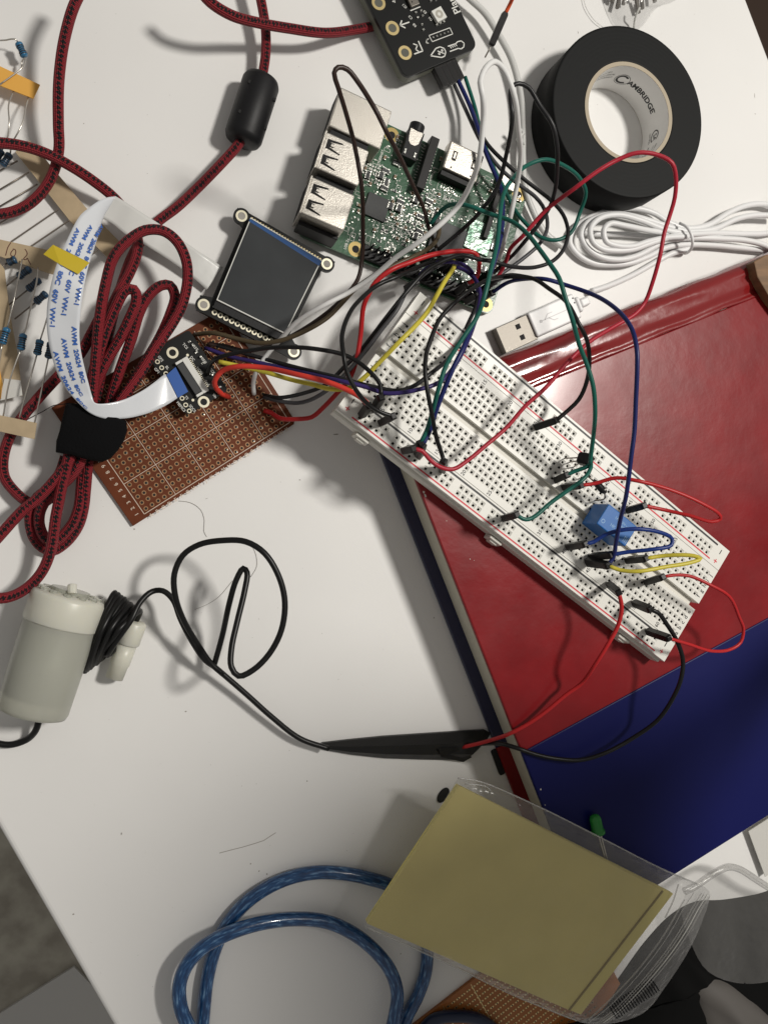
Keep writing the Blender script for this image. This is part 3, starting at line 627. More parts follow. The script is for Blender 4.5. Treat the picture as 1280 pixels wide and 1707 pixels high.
wring(-.18, 9.6, 2.2, 2.7, .6, 5.7); wrap('SA', -.2, 9.6, 3.4, .8); wrap('CERTIFIED', -.16, 5.8, 1.1, mi=0)
for i in range(5): wrap(('600V PVC 10C', 'C22.2 No. 197', 'LR 86335', 'MADE IN CHINA', 'RoHS')[i], -.66, 13 - i * 2, 1.35, mi=1)
wrap('19mm x 20m', 2.05, 14.5, 1.5, mi=1); wrap('VINYL ELECTRICAL', 2.0, 12, 1.4, mi=1); wrap('CAMBRIDGE', 2.9, 8, 3.2, mi=0)
wrap('FLAME RETARDANT', 2.0, 9.8, 1.3, mi=1); wring(-1.2, 9.6, 1.5, 2.1, .7, 5.6); wrap('AMBRIDGE', -1.75, 9.4, 3.4, .95)
m.build('core_print', [M_blackink, M_greyink], tr)

# ================================================================= COMPUTER BOARD
pi_ = Fr((115.506, 117.621, 0), -.307, 3.28)
PB = thing('single_board_computer', 'green single board computer with silver ports under a tangle of jumper wires', 'circuit board', pi_((0, 0, -3.28)))
def rrect(x0, y0, x1, y1, r, n=5):
    out = []
    for cx, cy, a in ((x1 - r, y1 - r, 0), (x0 + r, y1 - r, 90), (x0 + r, y0 + r, 180), (x1 - r, y0 + r, 270)):
        for i in range(n + 1): t = math.radians(a + 90 * i / n); out.append((cx + r * math.cos(t), cy + r * math.sin(t)))
    return out
MB(pi_).prism(rrect(-52.5, -28, 32.5, 28, 3), -1.5, 0, 0).build('board', M_pcbgreen, PB)
m = MB(pi_)
for x, y in ((-29, -24.5), (29, -24.5), (29, 24.5), (-29, 24.5)):
    m = MB(pi_); m.ring(x, y, .04, 1.45, 3.0, 24, 0); m.cyl(x, y, .0, .03, 1.45, 20, 1); m.build('mounting_hole', [mat('dull_gold', (.36, .27, .10), .4, metal=.5), M_hole], PB)
def usb(v, name='usb_port'):
    m = MB(pi_); m.box(-54.6, v - 7.2, 1.2, -37.6, v + 7.2, 15.8); o = m.build(name, [M_steel], PB, bevel=.5)
    m = MB(pi_); m.box(-55.0, v - 7.4, .6, -54.4, v + 7.4, 16.1); m.build('flange', M_steel, o, bevel=.1)
    m = MB(pi_)
    for z0 in (1.8, 9.0): m.box(-55.1, v - 6.2, z0, -54.9, v + 6.2, z0 + 5.6)
    m.build('socket_opening', M_hole, o)
    m = MB(pi_); z = 15.86
    for s in (-3.1, 3.1):
        y = v + s
        # A-shaped spring cut-outs
        m.add([(-53.3, y - 1.9, z), (-52.2, y - 1.9, z), (-52.2, y + 1.9, z), (-53.3, y + 1.9, z)], [(0, 1, 2, 3)], 0)
        m.add([(-52.2, y - 1.9, z), (-47.6, y - 2.4, z), (-47.4, y - 1.9, z), (-52.2, y - .9, z)], [(0, 1, 2, 3)], 0)
        m.add([(-52.2, y + .9, z), (-47.4, y + 1.9, z), (-47.6, y + 2.4, z), (-52.2, y + 1.9, z)], [(0, 1, 2, 3)], 0)
        m.add([(-52.2, y - .9, z), (-50.6, y - .8, z), (-50.6, y + .8, z), (-52.2, y + .9, z)], [(0, 1, 2, 3)], 0)
    m.build('spring_slot', M_hole, o)
    m = MB(pi_)
    for s in (-3.1, 3.1): m.box(-51.6, v + s - .45, 15.86, -50.2, v + s + .45, 16.05)
    m.build('spring_tongue', M_steel, o)
    m = MB(pi_); m.box(-53.4, v - 8.3, .02, -38.5, v + 8.3, 1.4); m.build('base', M_black, o)
usb(-19); usb(-1)
m = MB(pi_); m.box(-54.6, 9.8, .4, -33.6, 25.6, 13.6); eo = m.build('network_port', M_steel, PB, bevel=.5)
m = MB(pi_); m.box(-54.75, 11.2, 1.5, -54.62, 24.2, 12); m.build('socket_opening', M_hole, eo)
# black boxes standing in for the shade between and beside the ports
m = MB(pi_); m.box(-53, 6.6, .05, -38, 9.6, 12.2); m.box(-53, -11.6, .05, -38, -8.5, 12.0); m.build('port_shade', M_black, PB)
m = MB(pi_); m.box(-53.8, -27.9, .05, -38, -26.5, 9.5); m.build('port_shade', M_black, PB, bevel=.3)
# audio jack
m = MB(pi_); m.box(-24.2, 15.6, .05, -17.6, 27.6, 5.8); aj = m.build('audio_jack', M_black, PB, bevel=.3)
m = MB(pi_); c0, c1 = pi_((-20.9, 27.2, 3.2)), pi_((-20.9, 31, 3.2)); m2 = MB(); m2.rod(c0, c1, 3.1, 20); m2.build('barrel', M_black, aj, bevel=.3)
m = MB(pi_); m.add([(-23.6, 27.3, 5.9), (-18.2, 27.3, 5.9), (-18.8, 22.4, 5.9), (-20, 21.2, 5.9), (-21.8, 21.2, 5.9), (-23, 22.4, 5.9)], [tuple(range(5, -1, -1))]); m.build('contact_spring', M_steel, aj)
for s in (-1, 1): m = MB(pi_); m.box(-20.9 + s * 2.1 - .35, 16.6, 5.8, -20.9 + s * 2.1 + .35, 18.6, 6.1); m.build('contact', M_solder, aj)
# camera connector
m = MB(pi_); m.box(-14.6, 6.6, .05, -11.0, 28.6, 5.4); cc = m.build('ribbon_connector', M_house, PB, bevel=.25)
m = MB(pi_)
for i in range(15): m.box(-10.95, 8.2 + i * 1.25, .05, -9.9, 8.6 + i * 1.25, .6)
for i in range(15): m.box(-15.6, 8.2 + i * 1.25, .05, -14.7, 8.6 + i * 1.25, .6)
m.build('contact', M_solder, cc)
m = MB(pi_); m.box(18.5, 0, .05, 20.6, 21, 3.2); m.build('ribbon_connector', M_house, PB, bevel=.2)
# video port
m = MB(pi_); m.box(-7, 17.9, .6, 8.2, 29.6, 6.6); hd = m.build('video_port', M_steel, PB, bevel=.7, seg=3)
m = MB(pi_)
for x in (-3.6, 5.0): m.box(x - .9, 22.2, 6.58, x + .9, 26.2, 6.66, 0)
m.cyl(-3.6, 19.2, 6.5, 6.66, .35, 10, 0); m.cyl(5, 19.2, 6.5, 6.66, .35, 10, 0); m.build('latch_slot', M_hole, hd)
m = MB(pi_)
for x in (-3.6, 5.0): m.box(x - .4, 23, 6.67, x + .4, 25.6, 6.75)
m.build('latch_spring', M_steel, hd)
m = MB(pi_); m.box(-6.5, 15.8, .05, 7.7, 17.9, 4.8); m.build('port_back', M_black, hd)
m = MB(pi_); m.box(17.8, 23.2, .05, 25.8, 29, 2.8); m.build('power_port', M_steel, PB, bevel=.4)
# chips
x, y = pi_.loc(628, 345, 4.3); m = MB(pi_); m.box(x - 4.6, y - 4.6, .05, x + 4.6, y + 4.6, 1.1); m.build('network_chip', M_chip, PB, bevel=.1)
x, y = pi_.loc(748, 400, 5.2); m = MB(pi_); m.box(x - 7.5, y - 7.5, .05, x + 6.5, y + 6.5, 1.8); sc = m.build('processor', M_chip, PB, bevel=.15)
x, y = pi_.loc(799, 396, 4.5); m = MB(pi_); m.box(x - 5.4, y - 6, .05, x + 5.6, y + 6.6, 1.0); m.build('board_sheen', mat('sheen_metal', (.30, .36, .32), .3, metal=.7, col2=(.08, .16, .11), vscale=420, bump=.8, bscale=700), PB, bevel=.2)  # silver-green block stands in for the sheen of light on the board
# header with pins
m = MB(pi_); m.box(-26.4, -27.2, .05, 26.2, -21.9, 2.5); hdr = m.build('pin_header', M_black, PB, bevel=.15)
m = MB(pi_)
for i in range(20):
    for yy in (-25.8, -23.3): m.box(-24.13 + i * 2.54 - .32, yy - .32, 2.4, -24.13 + i * 2.54 + .32, yy + .32, 8.6, 0, taper=.05)
m.build('pin', M_black, hdr)
m = MB(pi_)
for i in range(20):
    for yy in (-25.8, -23.3): m.box(-24.13 + i * 2.54 - .3, yy - .3, 8.6, -24.13 + i * 2.54 + .3, yy + .3, 9.3, 0, taper=.12)
m.build('pin_tip', M_solder, hdr)
# silkscreen and pads
m = MB(pi_)
x, y = pi_.loc(752, 334, 3.4); m.text('HDMI', x, y, .05, 2.9, math.pi - .02)
x, y = pi_.loc(748, 349, 3.4)
for k, st in enumerate(('TP24 E14 C1', 'R3 P140 C58', 'C2 C35')): m.text(st, x, y - k * 1.6, .05, 1.3, math.pi)
m.text('USB 2x', -33, -24, .05, 1.5, math.pi / 2); m.text('GPIO', -8, -20.4, .05, 1.4, 0); m.text('J8', 24, -19.6, .05, 1.4)
m.text('ETHERNET', -30.5, 14, .05, 1.4, math.pi / 2); m.text('CAMERA', -8.6, 15, .05, 1.2, math.pi / 2)
keep = [(-55, -28, -37, 28), (-34, 9, -33, 27), (-25, 15, -17, 28), (-15, 6, -10.5, 28), (-7.2, 15.5, 8.4, 28), (-27, -28, 26.5, -21.6), (17.5, 23, 26, 28)]
for q in ((628, 345, 5), (748, 400, 8), (799, 396, 6.6)): a = pi_.loc(q[0], q[1], 4.3); keep.append((a[0] - q[2], a[1] - q[2], a[0] + q[2], a[1] + q[2]))
a = pi_.loc(752, 334, 3.4); keep.append((a[0] - 5, a[1] - 6, a[0] + 5, a[1] + 2))
def free(x, y): return all(not (k[0] < x < k[2] and k[1] < y < k[3]) for k in keep)
rnd = random.Random(3)
for _ in range(120):   # component outlines
    x, y = rnd.uniform(-36, 31), rnd.uniform(-21, 27)
    if not free(x, y): continue
    w, h = rnd.choice(((1.6, .9), (.9, 1.6), (1.2, .7)))
    m.poly([(x - w, y - h), (x + w, y - h), (x + w, y + h), (x - w, y + h), (x - w, y - h)], .14, .05)
m.build('silkscreen', M_silk, PB)
m = MB(pi_)
for _ in range(1050):
    if rnd.random() < .5: x, y = rnd.gauss(-10, 12), rnd.gauss(-6, 8)
    else: x, y = rnd.uniform(-36, 31), rnd.uniform(-21, 27)
    if not (free(x, y) and -37 < x < 31.5 and -21.5 < y < 27): continue
    w, h = rnd.uniform(.12, .45), rnd.uniform(.12, .38); m.box(x - w, y - h, .03, x + w, y + h, rnd.uniform(.08, .35), 0)
for gx, gy in ((-36, 6), (-27, 20), (-30, 3), (-4, 13), (14, 12)):
    for i in range(6):
        for j in range(3): m.box(gx + i * 1.1, gy + j * 1.5, .03, gx + i * 1.1 + .6, gy + j * 1.5 + .9, .35)
m.build('solder_pad', M_solder, PB)
protos = []
for nm, (w, h, z) in zip(('capacitor', 'resistor', 'regulator', 'inductor'), ((.5, .9, .8), (.45, .8, .4), (1.5, 1.1, 1.0), (1.3, 1.3, 1.4))):
    me = bpy.data.meshes.new(nm); bmx = bmesh.new()
    def bx(x0, x1, zt, mi):
        g = bmesh.ops.create_cube(bmx, size=1); 
        for v in g['verts']: v.co = Vector(((x0 + x1) / 2 + v.co.x * (x1 - x0), v.co.y * 2 * w, zt / 2 + v.co.z * zt)) * .001
        for f in {f for v in g['verts'] for f in v.link_faces}: f.material_index = mi
    bx(-h * .62, h * .62, z, 0); bx(-h, -h * .6, z * .97, 1); bx(h * .6, h, z * .97, 1)
    bmx.to_mesh(me); bmx.free()
    me.materials.append({'capacitor': mat('capacitor_tan', (.20, .13, .07), .5), 'resistor': M_chip, 'regulator': M_chip, 'inductor': M_chip}[nm]); me.materials.append(M_solder)
    protos.append((nm, me, w, h))
cnt = 0; placed = []
while cnt < 96:
    if rnd.random() < .6: x, y = rnd.gauss(-8, 11), rnd.gauss(-5, 8)
    else: x, y = rnd.uniform(-36, 31), rnd.uniform(-20, 26)
    nm, me, w, h = protos[rnd.choices((0, 1, 2, 3), (6, 6, 1.5, .8))[0]]
    if not (free(x, y) and -36.5 < x < 31 and -21 < y < 26.5) or any(abs(x - a) < 1.6 and abs(y - c) < 1.6 for a, c in placed): continue
    o = bpy.data.objects.new(nm, me); COL.objects.link(o); o.parent = PB
    w_ = pi_((x, y, .02)) * .001; o.location = w_ - Vector(PB.location); o.rotation_euler = (0, 0, -.307 + rnd.choice((0, math.pi / 2)))
    placed.append((x, y)); cnt += 1

# ================================================================= DISPLAY
df = Fr(U(340, 508, 8), -.425, 8)
D = thing('display_module', 'small square display on a black board with gold mounting eyelets', 'display', df((17, 17, -8)))
tabs = [df.loc(*p) for p in ((403, 360), (545, 440), (340, 508), (490, 586))]
lp = [df.loc(*p, 11) for p in ((361, 500), (481, 560), (539, 432), (420, 362))]
m = MB(df); x0, x1 = -.2, 34.5
m.prism([(tabs[2][0] - 1.6, -2.9), (34, -2.9), (37.5, -2.9), (37.5, 1.5), (32.5, 5), (33.2, 33), (36.5, 34.5), (36.6, 38.6), (32, 38.6), (-1, 38.9), (-4.0, 38.6), (-4.2, 35), (.5, 33), (1.6, 4), (-2.6, 2.6)], -1.6, 0)
for t in tabs: m.cyl(t[0], t[1], -1.62, .01, 3.0, 28)
m.build('board', M_pcbk, D)
m = MB(df)
M_eye = mat('eyelet_hole', (.35, .33, .3), .8)
for t in tabs: m = MB(df); m.ring(t[0], t[1], .05, 1.35, 2.15, 28, 0); m.cyl(t[0], t[1], .0, .03, 1.3, 20, 1); m.build('mounting_eyelet', [M_goldlt, M_eye], D)
m = MB(df); pa, pb = df.loc(358, 521), df.loc(452, 568)
for i in range(11):
    k = i / 10; x, y = pa[0] + (pb[0] - pa[0]) * k, pa[1] + (pb[1] - pa[1]) * k; m.ring(x, y, .06, .48, 1.0, 18, 0); m.cyl(x, y, .02, .05, .45, 12, 1)
m.build('solder_pad', [M_goldlt, M_hole], D)
# lcd panel
def inter(poly, k): c = (sum(p[0] for p in poly) / 4, sum(p[1] for p in poly) / 4); return [(c[0] + (p[0] - c[0]) * k, c[1] + (p[1] - c[1]) * k) for p in poly]
lcx = [(.9, 2.9), (30.9, 2.9), (30.9, 33.6), (.9, 33.6)]
lcx = [df.loc(361, 500, 11), df.loc(476, 557, 11), df.loc(537, 433, 11), df.loc(418, 362, 11)]
m = MB(df); m.prism(lcx, .05, 3.0); m.build('screen_frame', M_silk, D, bevel=.1)
m = MB(df); m.prism(inter(lcx, .972), 3.0, 3.08); scr = m.build('screen', M_lcd, D)
top_l, top_r = lcx[3], lcx[2]; bl, br = lcx[0], lcx[1]
def lerp(a, b_, k): return (a[0] + (b_[0] - a[0]) * k, a[1] + (b_[1] - a[1]) * k)
m = MB(df); q = [lerp(top_l, bl, .02), lerp(top_r, br, .02), lerp(top_r, br, .085), lerp(top_l, bl, .05)]
m.quad([(p[0], p[1], 3.12) for p in q][::-1]); m.build('screen_blue_edge', M_lcdblue, D)
# black ledge below the screen; the curved cable reflection is left out
q = [lerp(top_l, bl, .99), lerp(top_r, br, .99), (br[0] - .3, br[1] - 2.6), (bl[0] + .3, bl[1] - 2.6)]
m = MB(df); m.add([(p[0], p[1], .05) for p in q] + [(p[0], p[1], 2.2) for p in q], [(4, 7, 6, 5), (0, 1, 5, 4), (1, 2, 6, 5), (2, 3, 7, 6), (3, 0, 4, 7)]); m.build('screen_ledge', M_black, D, bevel=.2)
m = MB(df); 
for i in range(26):
    k = (i + .5) / 26; p = lerp(top_l, top_r, k); m.box(p[0] - .3, p[1] + .4, .05, p[0] + .25, p[1] + 1.3, .3)
m.build('flex_contact', M_gold, D)
m = MB(df); m.text('1.54" 240x240', 16, 36.6, .05, 1.5, 0)
for i, st in enumerate(('V+', '3V', 'G', 'CK', 'SO', 'SI', 'TC', 'RT', 'DC', 'SC', 'BL')):
    k = i / 10; m.text(st, pa[0] + (pb[0] - pa[0]) * k - .2, pa[1] + (pb[1] - pa[1]) * k + 1.9, .05, 1.0, .9)
for _ in range(70): x, y = rnd.uniform(3, 29), rnd.uniform(.6, 1.9); m.box(x, y, .03, x + rnd.uniform(.1, .4), y + rnd.uniform(.1, .3), .06)
m.build('silkscreen', M_silk, D)

# ================================================================= BROWN PERFBOARD
pf_ = Fr(U(222, 877, 1.6), .582, 1.6)
PBR = thing('perfboard', 'brown copper-padded prototyping board under the ribbon cable and breakout', 'circuit board', pf_((36, 25, -1.6)))
m = MB(pf_); m.prism([(0, 0), (70.9, 0), (72, 1.2), (72, 50.4), (0, 50.4)], -1.6, 0); m.build('board', M_phenol, PBR, bevel=.15)
u0, v0 = pf_.loc(241, 857); NU, NV = 24, 18
m = MB(pf_)
for i in range(NU):
    for j in range(NV):
        x, y = u0 + 1.6 + i * 2.6, v0 + 1.4 + j * 2.6
        if i * 2.6 + 1.6 > 64 or y > 50: continue
        a = rnd.uniform(0, 6)
        m.ring(x, y, .05 + rnd.uniform(0, .03), .5, .85, 14, 0); m.cyl(x, y, .0, .03, .5, 10, 1)
        if rnd.random() < .25: m.cyl(x + .35, y - .3, .05, .12, .22, 8, 2)
m.build('copper_pad', [M_padc, M_hole, M_solder], PBR)
m = MB(pf_); uw, vw = 64.2, 49.6 - v0
m.line((u0, v0), (u0 + uw, v0), .25, .06); m.line((u0, v0), (u0, 48.5), .25, .06); m.line((u0 + uw, v0), (u0 + uw, 48.5), .25, .06)
for i in (1, 2, 3, 4): m.line((u0 + .3 + i * 13, v0), (u0 + .3 + i * 13, 48.5), .2, .07)
for j in (1, 2, 3): m.line((u0, v0 + j * 13), (u0 + uw, v0 + j * 13), .2, .065)
for i, ch in enumerate('ABCDEFGHIJKLMNOPQRSTUVWX'): m.text(ch, u0 + 1.8 + i * 2.6, v0 - 1.7, .06, 1.9, 0)
for j in range(17): m.text(str(j + 1), u0 - 2.2, v0 + 1.4 + j * 2.6, .06, 2.0, math.pi / 2)
m.build('silkscreen', mat('perf_print', (.62, .52, .42), .6), PBR)

# ================================================================= BREAKOUT BOARD
ef = Fr(U(312, 691, 8), .58, 8)
E_ = thing('breakout_board', 'tiny black breakout board with a ribbon connector mounted on the brown perfboard', 'circuit board', ef((8, 12, -6)))
m = MB(ef); m.prism(rrect(-.2, -.2, 17.6, 25.5, 1.4), -1.6, 0); m.build('board', M_pcbk, E_)
m = MB(ef)
for p in ((288, 588), (340, 670)): x, y = ef.loc(*p); m.ring(x, y, .06, 1.25, 2.1, 26, 0); m.cyl(x, y, 0, .03, 1.25, 18, 1)
for p in ((263, 603), (270, 613), (277, 623), (304, 664), (310, 675), (316, 685)): x, y = ef.loc(*p); m.ring(x, y, .06, .5, .85, 18, 0); m.cyl(x, y, 0, .03, .5, 12, 1)
for p in ((313, 592), (322, 667)): x, y = ef.loc(*p); m.cyl(x, y, 0, .06, .5, 12, 0)
m.build('solder_pad', [M_goldlt, M_hole], E_)
m = MB(ef); ca, cb_ = ef.loc(304, 598, 10), ef.loc(341, 655, 10)
c1 = Fr(ef((ca[0], ca[1], 0)), ef.r + math.atan2(cb_[1] - ca[1], cb_[0] - ca[0]), 8); LL = math.hypot(cb_[0] - ca[0], cb_[1] - ca[1])
m = MB(c1); m.box(0, -.3, .05, LL, 2.0, 2.0); m.box(0, -3.0, .05, .9, -.3, 2.0); m.box(LL - .9, -3.0, .05, LL, -.3, 2.0); co = m.build('ribbon_socket', M_silk, E_, bevel=.15)
m = MB(c1); m.box(1.1, -3.0, .05, LL - 1.1, -.4, 1.7); m.build('latch_bar', M_chip, co, bevel=.15)
m = MB(c1)
for i in range(18): m.box(1 + i * (LL - 2) / 18, 2.05, .05, 1.25 + i * (LL - 2) / 18, 2.9, .25)
m.build('contact', M_goldlt, co)
m = MB(ef)
for st, px, py, a in (('TCS', 309, 577, -.9), ('RST', 326, 580, -.9), ('MISO', 339, 600, -.9), ('MOSI', 333, 618, -.9), ('DC', 321, 598, -.9), ('GP2', 268, 598, -.9), ('GP1', 262, 618, -.9), ('BL', 279, 613, -.9), ('TS', 311, 663, -.9), ('MEMCS', 302, 678, -.9), ('SDCS', 321, 681, -.9), ('SCK', 354, 619, -.9), ('Gnd', 345, 638, -.9), ('Vin', 358, 660, -.9)):
    x, y = ef.loc(px, py); m.text(st, x, y, .06, 1.35, a - .58 + .02)
m.build('silkscreen', M_silk, E_)
m = MB(ef)
for i in range(8): m.box(15.2, 2 + i * 2.54, -6.4, 15.9, 2.6 + i * 2.54, 1.2)
for i in range(5): x, y = ef.loc(316 + i * 11, 570 + i * 18); m.box(x - .5, y - .3, .02, x + .5, y + .3, .5)
m.build('header_pin', M_solder, E_)
for px_, py_ in ((343, 611), (360, 640)):
    pass

# ================================================================= RIBBON CABLE
RP = [((372, 446), (345, 483), 3, 3), ((352, 432), (328, 468), 4, 3.5), ((330, 418), (312, 455), 5, 4), ((300, 397), (283, 434), 5.5, 4.5), ((270, 376), (250, 413), 7, 6), ((230, 350), (212, 392), 12, 11), ((205, 334), (188, 373), 18, 17), ((193, 327), (171, 364), 21, 20)]
RQ = [((193, 327.4), (171.2, 364.2), 21.4, 20.4), ((180, 329), (169, 374), 22.5, 22), ((165, 335), (166, 386), 24, 24), ((148, 347), (162, 400), 26, 26), ((132, 362), (157, 416), 28, 28), ((116, 392), (149, 440), 30, 30), ((100, 428), (141, 476), 32, 31), ((88, 464), (136, 510), 32, 31),
      ((79, 512), (133, 550), 30, 29), ((80, 560), (135, 582), 28, 27), ((90, 605), (142, 615), 25, 24), ((104, 638), (149, 642), 22, 22), ((124, 664), (154, 660), 20.5, 20.5), ((150, 688), (160, 672), 19.5, 20.5), ((178, 698), (182, 672), 18, 19.5), ((212, 697), (210, 665), 16, 17.5), ((240, 691), (238, 651), 13, 14), ((262, 683), (258, 637), 11, 11.5), ((280, 674), (272, 626), 10, 10), ((297, 663), (277, 624), 9.6, 9.6)]
FC = thing('ribbon_cable', 'flat white ribbon cable looping from the display to the small black breakout board', 'ribbon cable', U(170, 500, 0))
def stripgeo(RR):
    L_ = crom([U(a[0], a[1], z1) for a, b_, z1, z2 in RR], 3.0); R2 = None
    n = 90; 
    def res(P, n):
        P = crom(P, .8); L = [0]
        for a, b_ in zip(P[:-1], P[1:]): L.append(L[-1] + (b_ - a).length)
        return P, L
    Ls = [U(a[0], a[1], z1) for a, b_, z1, z2 in RR]; Rs = [U(b_[0], b_[1], z2) for a, b_, z1, z2 in RR]
    def sm(P, k=8):
        out = []; Q = [P[0] * 2 - P[1]] + P + [P[-1] * 2 - P[-2]]
        for i in range(1, len(Q) - 2):
            for j in range(k):
                t = j / k; p0, p1, p2, p3 = Q[i - 1:i + 3]
                out.append(.5 * ((2 * p1) + (p2 - p0) * t + (2 * p0 - 5 * p1 + 4 * p2 - p3) * t * t + (3 * p1 - p0 - 3 * p2 + p3) * t ** 3))
        out.append(P[-1]); return out
    return sm(Ls), sm(Rs)
def strip_mesh(A_, B_, name, mt, parent, nx=8, crown=0):
    m = MB(); n = len(A_)
    vs = []
    for a, b_ in zip(A_, B_):
        for j in range(nx + 1): vs.append(a.lerp(b_, j / nx))
    m.add(vs, [(i * (nx + 1) + j, i * (nx + 1) + j + 1, (i + 1) * (nx + 1) + j + 1, (i + 1) * (nx + 1) + j) for i in range(n - 1) for j in range(nx)])
    return m.build(name, mt, parent, smooth=True, solid=.22)
A1_, B1_ = stripgeo(RP); A2_, B2_ = stripgeo(RQ)
strip_mesh(A1_, B1_, 'lower_run', M_ffcs, FC)
strip_mesh(A2_, B2_, 'printed_run', M_ffc, FC)
def on_strip(A_, B_, s, t, lift):      # s mm along, t 0..1 across
    mid = [(a + b_) / 2 for a, b_ in zip(A_, B_)]; acc = 0
    for i in range(len(mid) - 1):
        l = (mid[i + 1] - mid[i]).length
        if acc + l >= s or i == len(mid) - 2:
            k = (s - acc) / l; a = A_[i].lerp(A_[i + 1], k); b_ = B_[i].lerp(B_[i + 1], k)
            i0, i1 = max(0, i - 8), min(len(mid) - 1, i + 9); tg = (mid[i1] - mid[i0]).normalized()
            nrm = (b_ - a).cross(tg).normalized(); ac = tg.cross(nrm).normalized()
            if ac.dot(b_ - a) < 0: ac = -ac
            c0 = mid[i].lerp(mid[i + 1], k); wd = abs((b_ - a).dot(ac)); p = c0 + ac * ((t - .5) * wd)
            # keep on the slanted sheet: slide along the tangent is already in plane
            if nrm.z < 0: nrm = -nrm
            return p + nrm * lift
        acc += l
m = MB(); v, f = None, None
Lt = sum(((A2_[i] + B2_[i]) / 2 - (A2_[i + 1] + B2_[i + 1]) / 2).length for i in range(len(A2_) - 1))
def striptext(st, s0, t0, size, w=12.0):
    v, f = text_geo(st, 1); vs = []
    for p in v: vs.append(on_strip(A2_, B2_, min(max(s0 + p[0] * size, .1), Lt - .1), t0 + p[1] * size / w, .42))   # reads downwards along the strip
    m.add(vs, [tuple(reversed(x)) for x in f])
for k, t0 in ((0, .84), (1, .5), (2, .17)):
    off = (0, 4, 8)[k]
    striptext('AWM  20624  80C  60V  VW-1', 24.5 + off, t0, 2.55)
    striptext('AWM  20624  80C', 58 + off, t0, 2.55)
m.build('printed_lettering', M_blueink, FC)
m = MB(); q = [(278, 625, 9.9), (297, 663, 9.9), (314, 653, 9.7), (293, 612, 9.7)]
m.add([tuple(U(*p)) for p in q], [(0, 1, 2, 3)]); m.build('blue_stiffener', M_bluetab, FC, solid=.3)
q = [(73, 424), (89, 408), (122, 424), (150, 438), (131, 457), (101, 441)]
m = MB(); pts = [U(x, y, z) for (x, y), z in zip(q, (31.6, 32, 31.8, 31.4, 32.1, 32.5))]; m.add(pts, [(0, 5, 4, 3, 2, 1)])
m.build('tape_piece', M_kapton, None, solid=.15, **T('small piece of yellow tape stuck across the ribbon cable', 'tape'))

# ================================================================= BRAIDED CABLE
BC = thing('braided_cable', 'red and black braided cable bundled with a black strap, fitted with a ferrite bead', 'cable', U(160, 720, 0))
def cord(pts, zs, r=1.82, nm='cord'): MB().tube(PX(pts, zs), r, 16, step=1.6).build(nm, M_braid, BC, smooth=True)
cord([(150, -40), (133, -10), (120, 20), (107, 70), (101, 110), (98, 150), (98, 210), (99, 245), (93, 278), (78, 310), (52, 338), (25, 352), (0, 357), (-40, 358)], [(0, 26), (.4, 17), (.75, 7), (1, 6)])
cord([(-30, 238), (10, 239), (45, 245), (80, 257), (120, 278), (155, 301), (190, 329), (215, 360), (230, 398), (228, 425), (215, 458), (197, 490), (180, 530), (166, 580), (156, 630), (148, 680)], [(0, 14), (.25, 12), (.45, 7), (.6, 9), (1, 9)])
cord([(330, -20), (350, 3), (385, 25), (430, 38), (480, 47), (540, 55), (590, 50), (630, 42), (680, 30)], [(0, 26), (.5, 14), (.85, 3), (1, 3)])
cord([(428, -30), (437, 10), (443, 50), (443, 90), (437, 131)], [(0, 9), (1, 7)])
cord([(404, 232), (392, 248), (370, 272), (333, 310), (296, 345), (263, 370), (240, 395), (222, 425), (205, 470), (188, 530), (173, 600), (160, 670)], [(0, 7), (.5, 4), (.65, 8), (1, 5)])
cord([(152, 700), (160, 600), (167, 528), (177, 472), (190, 429), (213, 402), (243, 384), (272, 385), (295, 402), (310, 432), (313, 465), (305, 505), (289, 537), (262, 577), (236, 619), (213, 652), (197, 675), (178, 715)], [(0, 14), (.3, 18), (.5, 20), (.8, 14), (1, 13)])
cord([(150, 690), (161, 640), (177, 604), (200, 565), (218, 528), (228, 501), (224, 483), (210, 484), (194, 511), (177, 551), (161, 603), (148, 655), (143, 690)], [(0, 10), (.5, 16), (1, 12)])
cord([(180, 690), (187, 659), (203, 610), (220, 564), (233, 521), (249, 492), (269, 476), (284, 476), (292, 494), (285, 521), (266, 564), (243, 603), (220, 642), (198, 680)], [(0, 8), (.5, 12), (1, 9)])
cord([(172, 520), (155, 552), (134, 590), (98, 627), (66, 662), (36, 698), (16, 730), (6, 765), (8, 795), (24, 818), (50, 838), (72, 838), (100, 815), (112, 785), (125, 755)], [(0, 12), (.3, 8), (.55, 3), (.85, 6), (1, 9)])
s_ = 4.742
def zc(L): return [(x / s_, 660 + y / s_) for x, y in L]
cord(zc([(700, 500), (690, 620), (680, 740), (665, 880), (630, 1010), (570, 1110), (500, 1180), (420, 1225), (340, 1200), (270, 1120), (240, 1000), (245, 900), (300, 800), (400, 720), (480, 600), (520, 480)]), [(0, 8), (.4, 3), (.6, 3), (1, 6)])
cord(zc([(650, 520), (650, 640), (640, 760), (625, 880), (580, 1000), (520, 1080), (440, 1150), (370, 1130), (320, 1040), (315, 940), (350, 850), (440, 750), (560, 640), (640, 520), (660, 440)]), [(0, 7), (.35, 6), (.6, 6), (1, 12)])
cord(zc([(-40, 1150), (40, 1060), (120, 970), (200, 890), (290, 820), (370, 740), (440, 660), (520, 560), (570, 470)]), [(0, 16), (.5, 13), (1, 13)])
cord(zc([(550, 440), (530, 560), (495, 700), (465, 850), (440, 980), (425, 1100), (395, 1250), (340, 1380), (260, 1480), (150, 1560), (50, 1595), (-60, 1600)]), [(0, 13), (.4, 14), (.7, 12), (1, 20)])
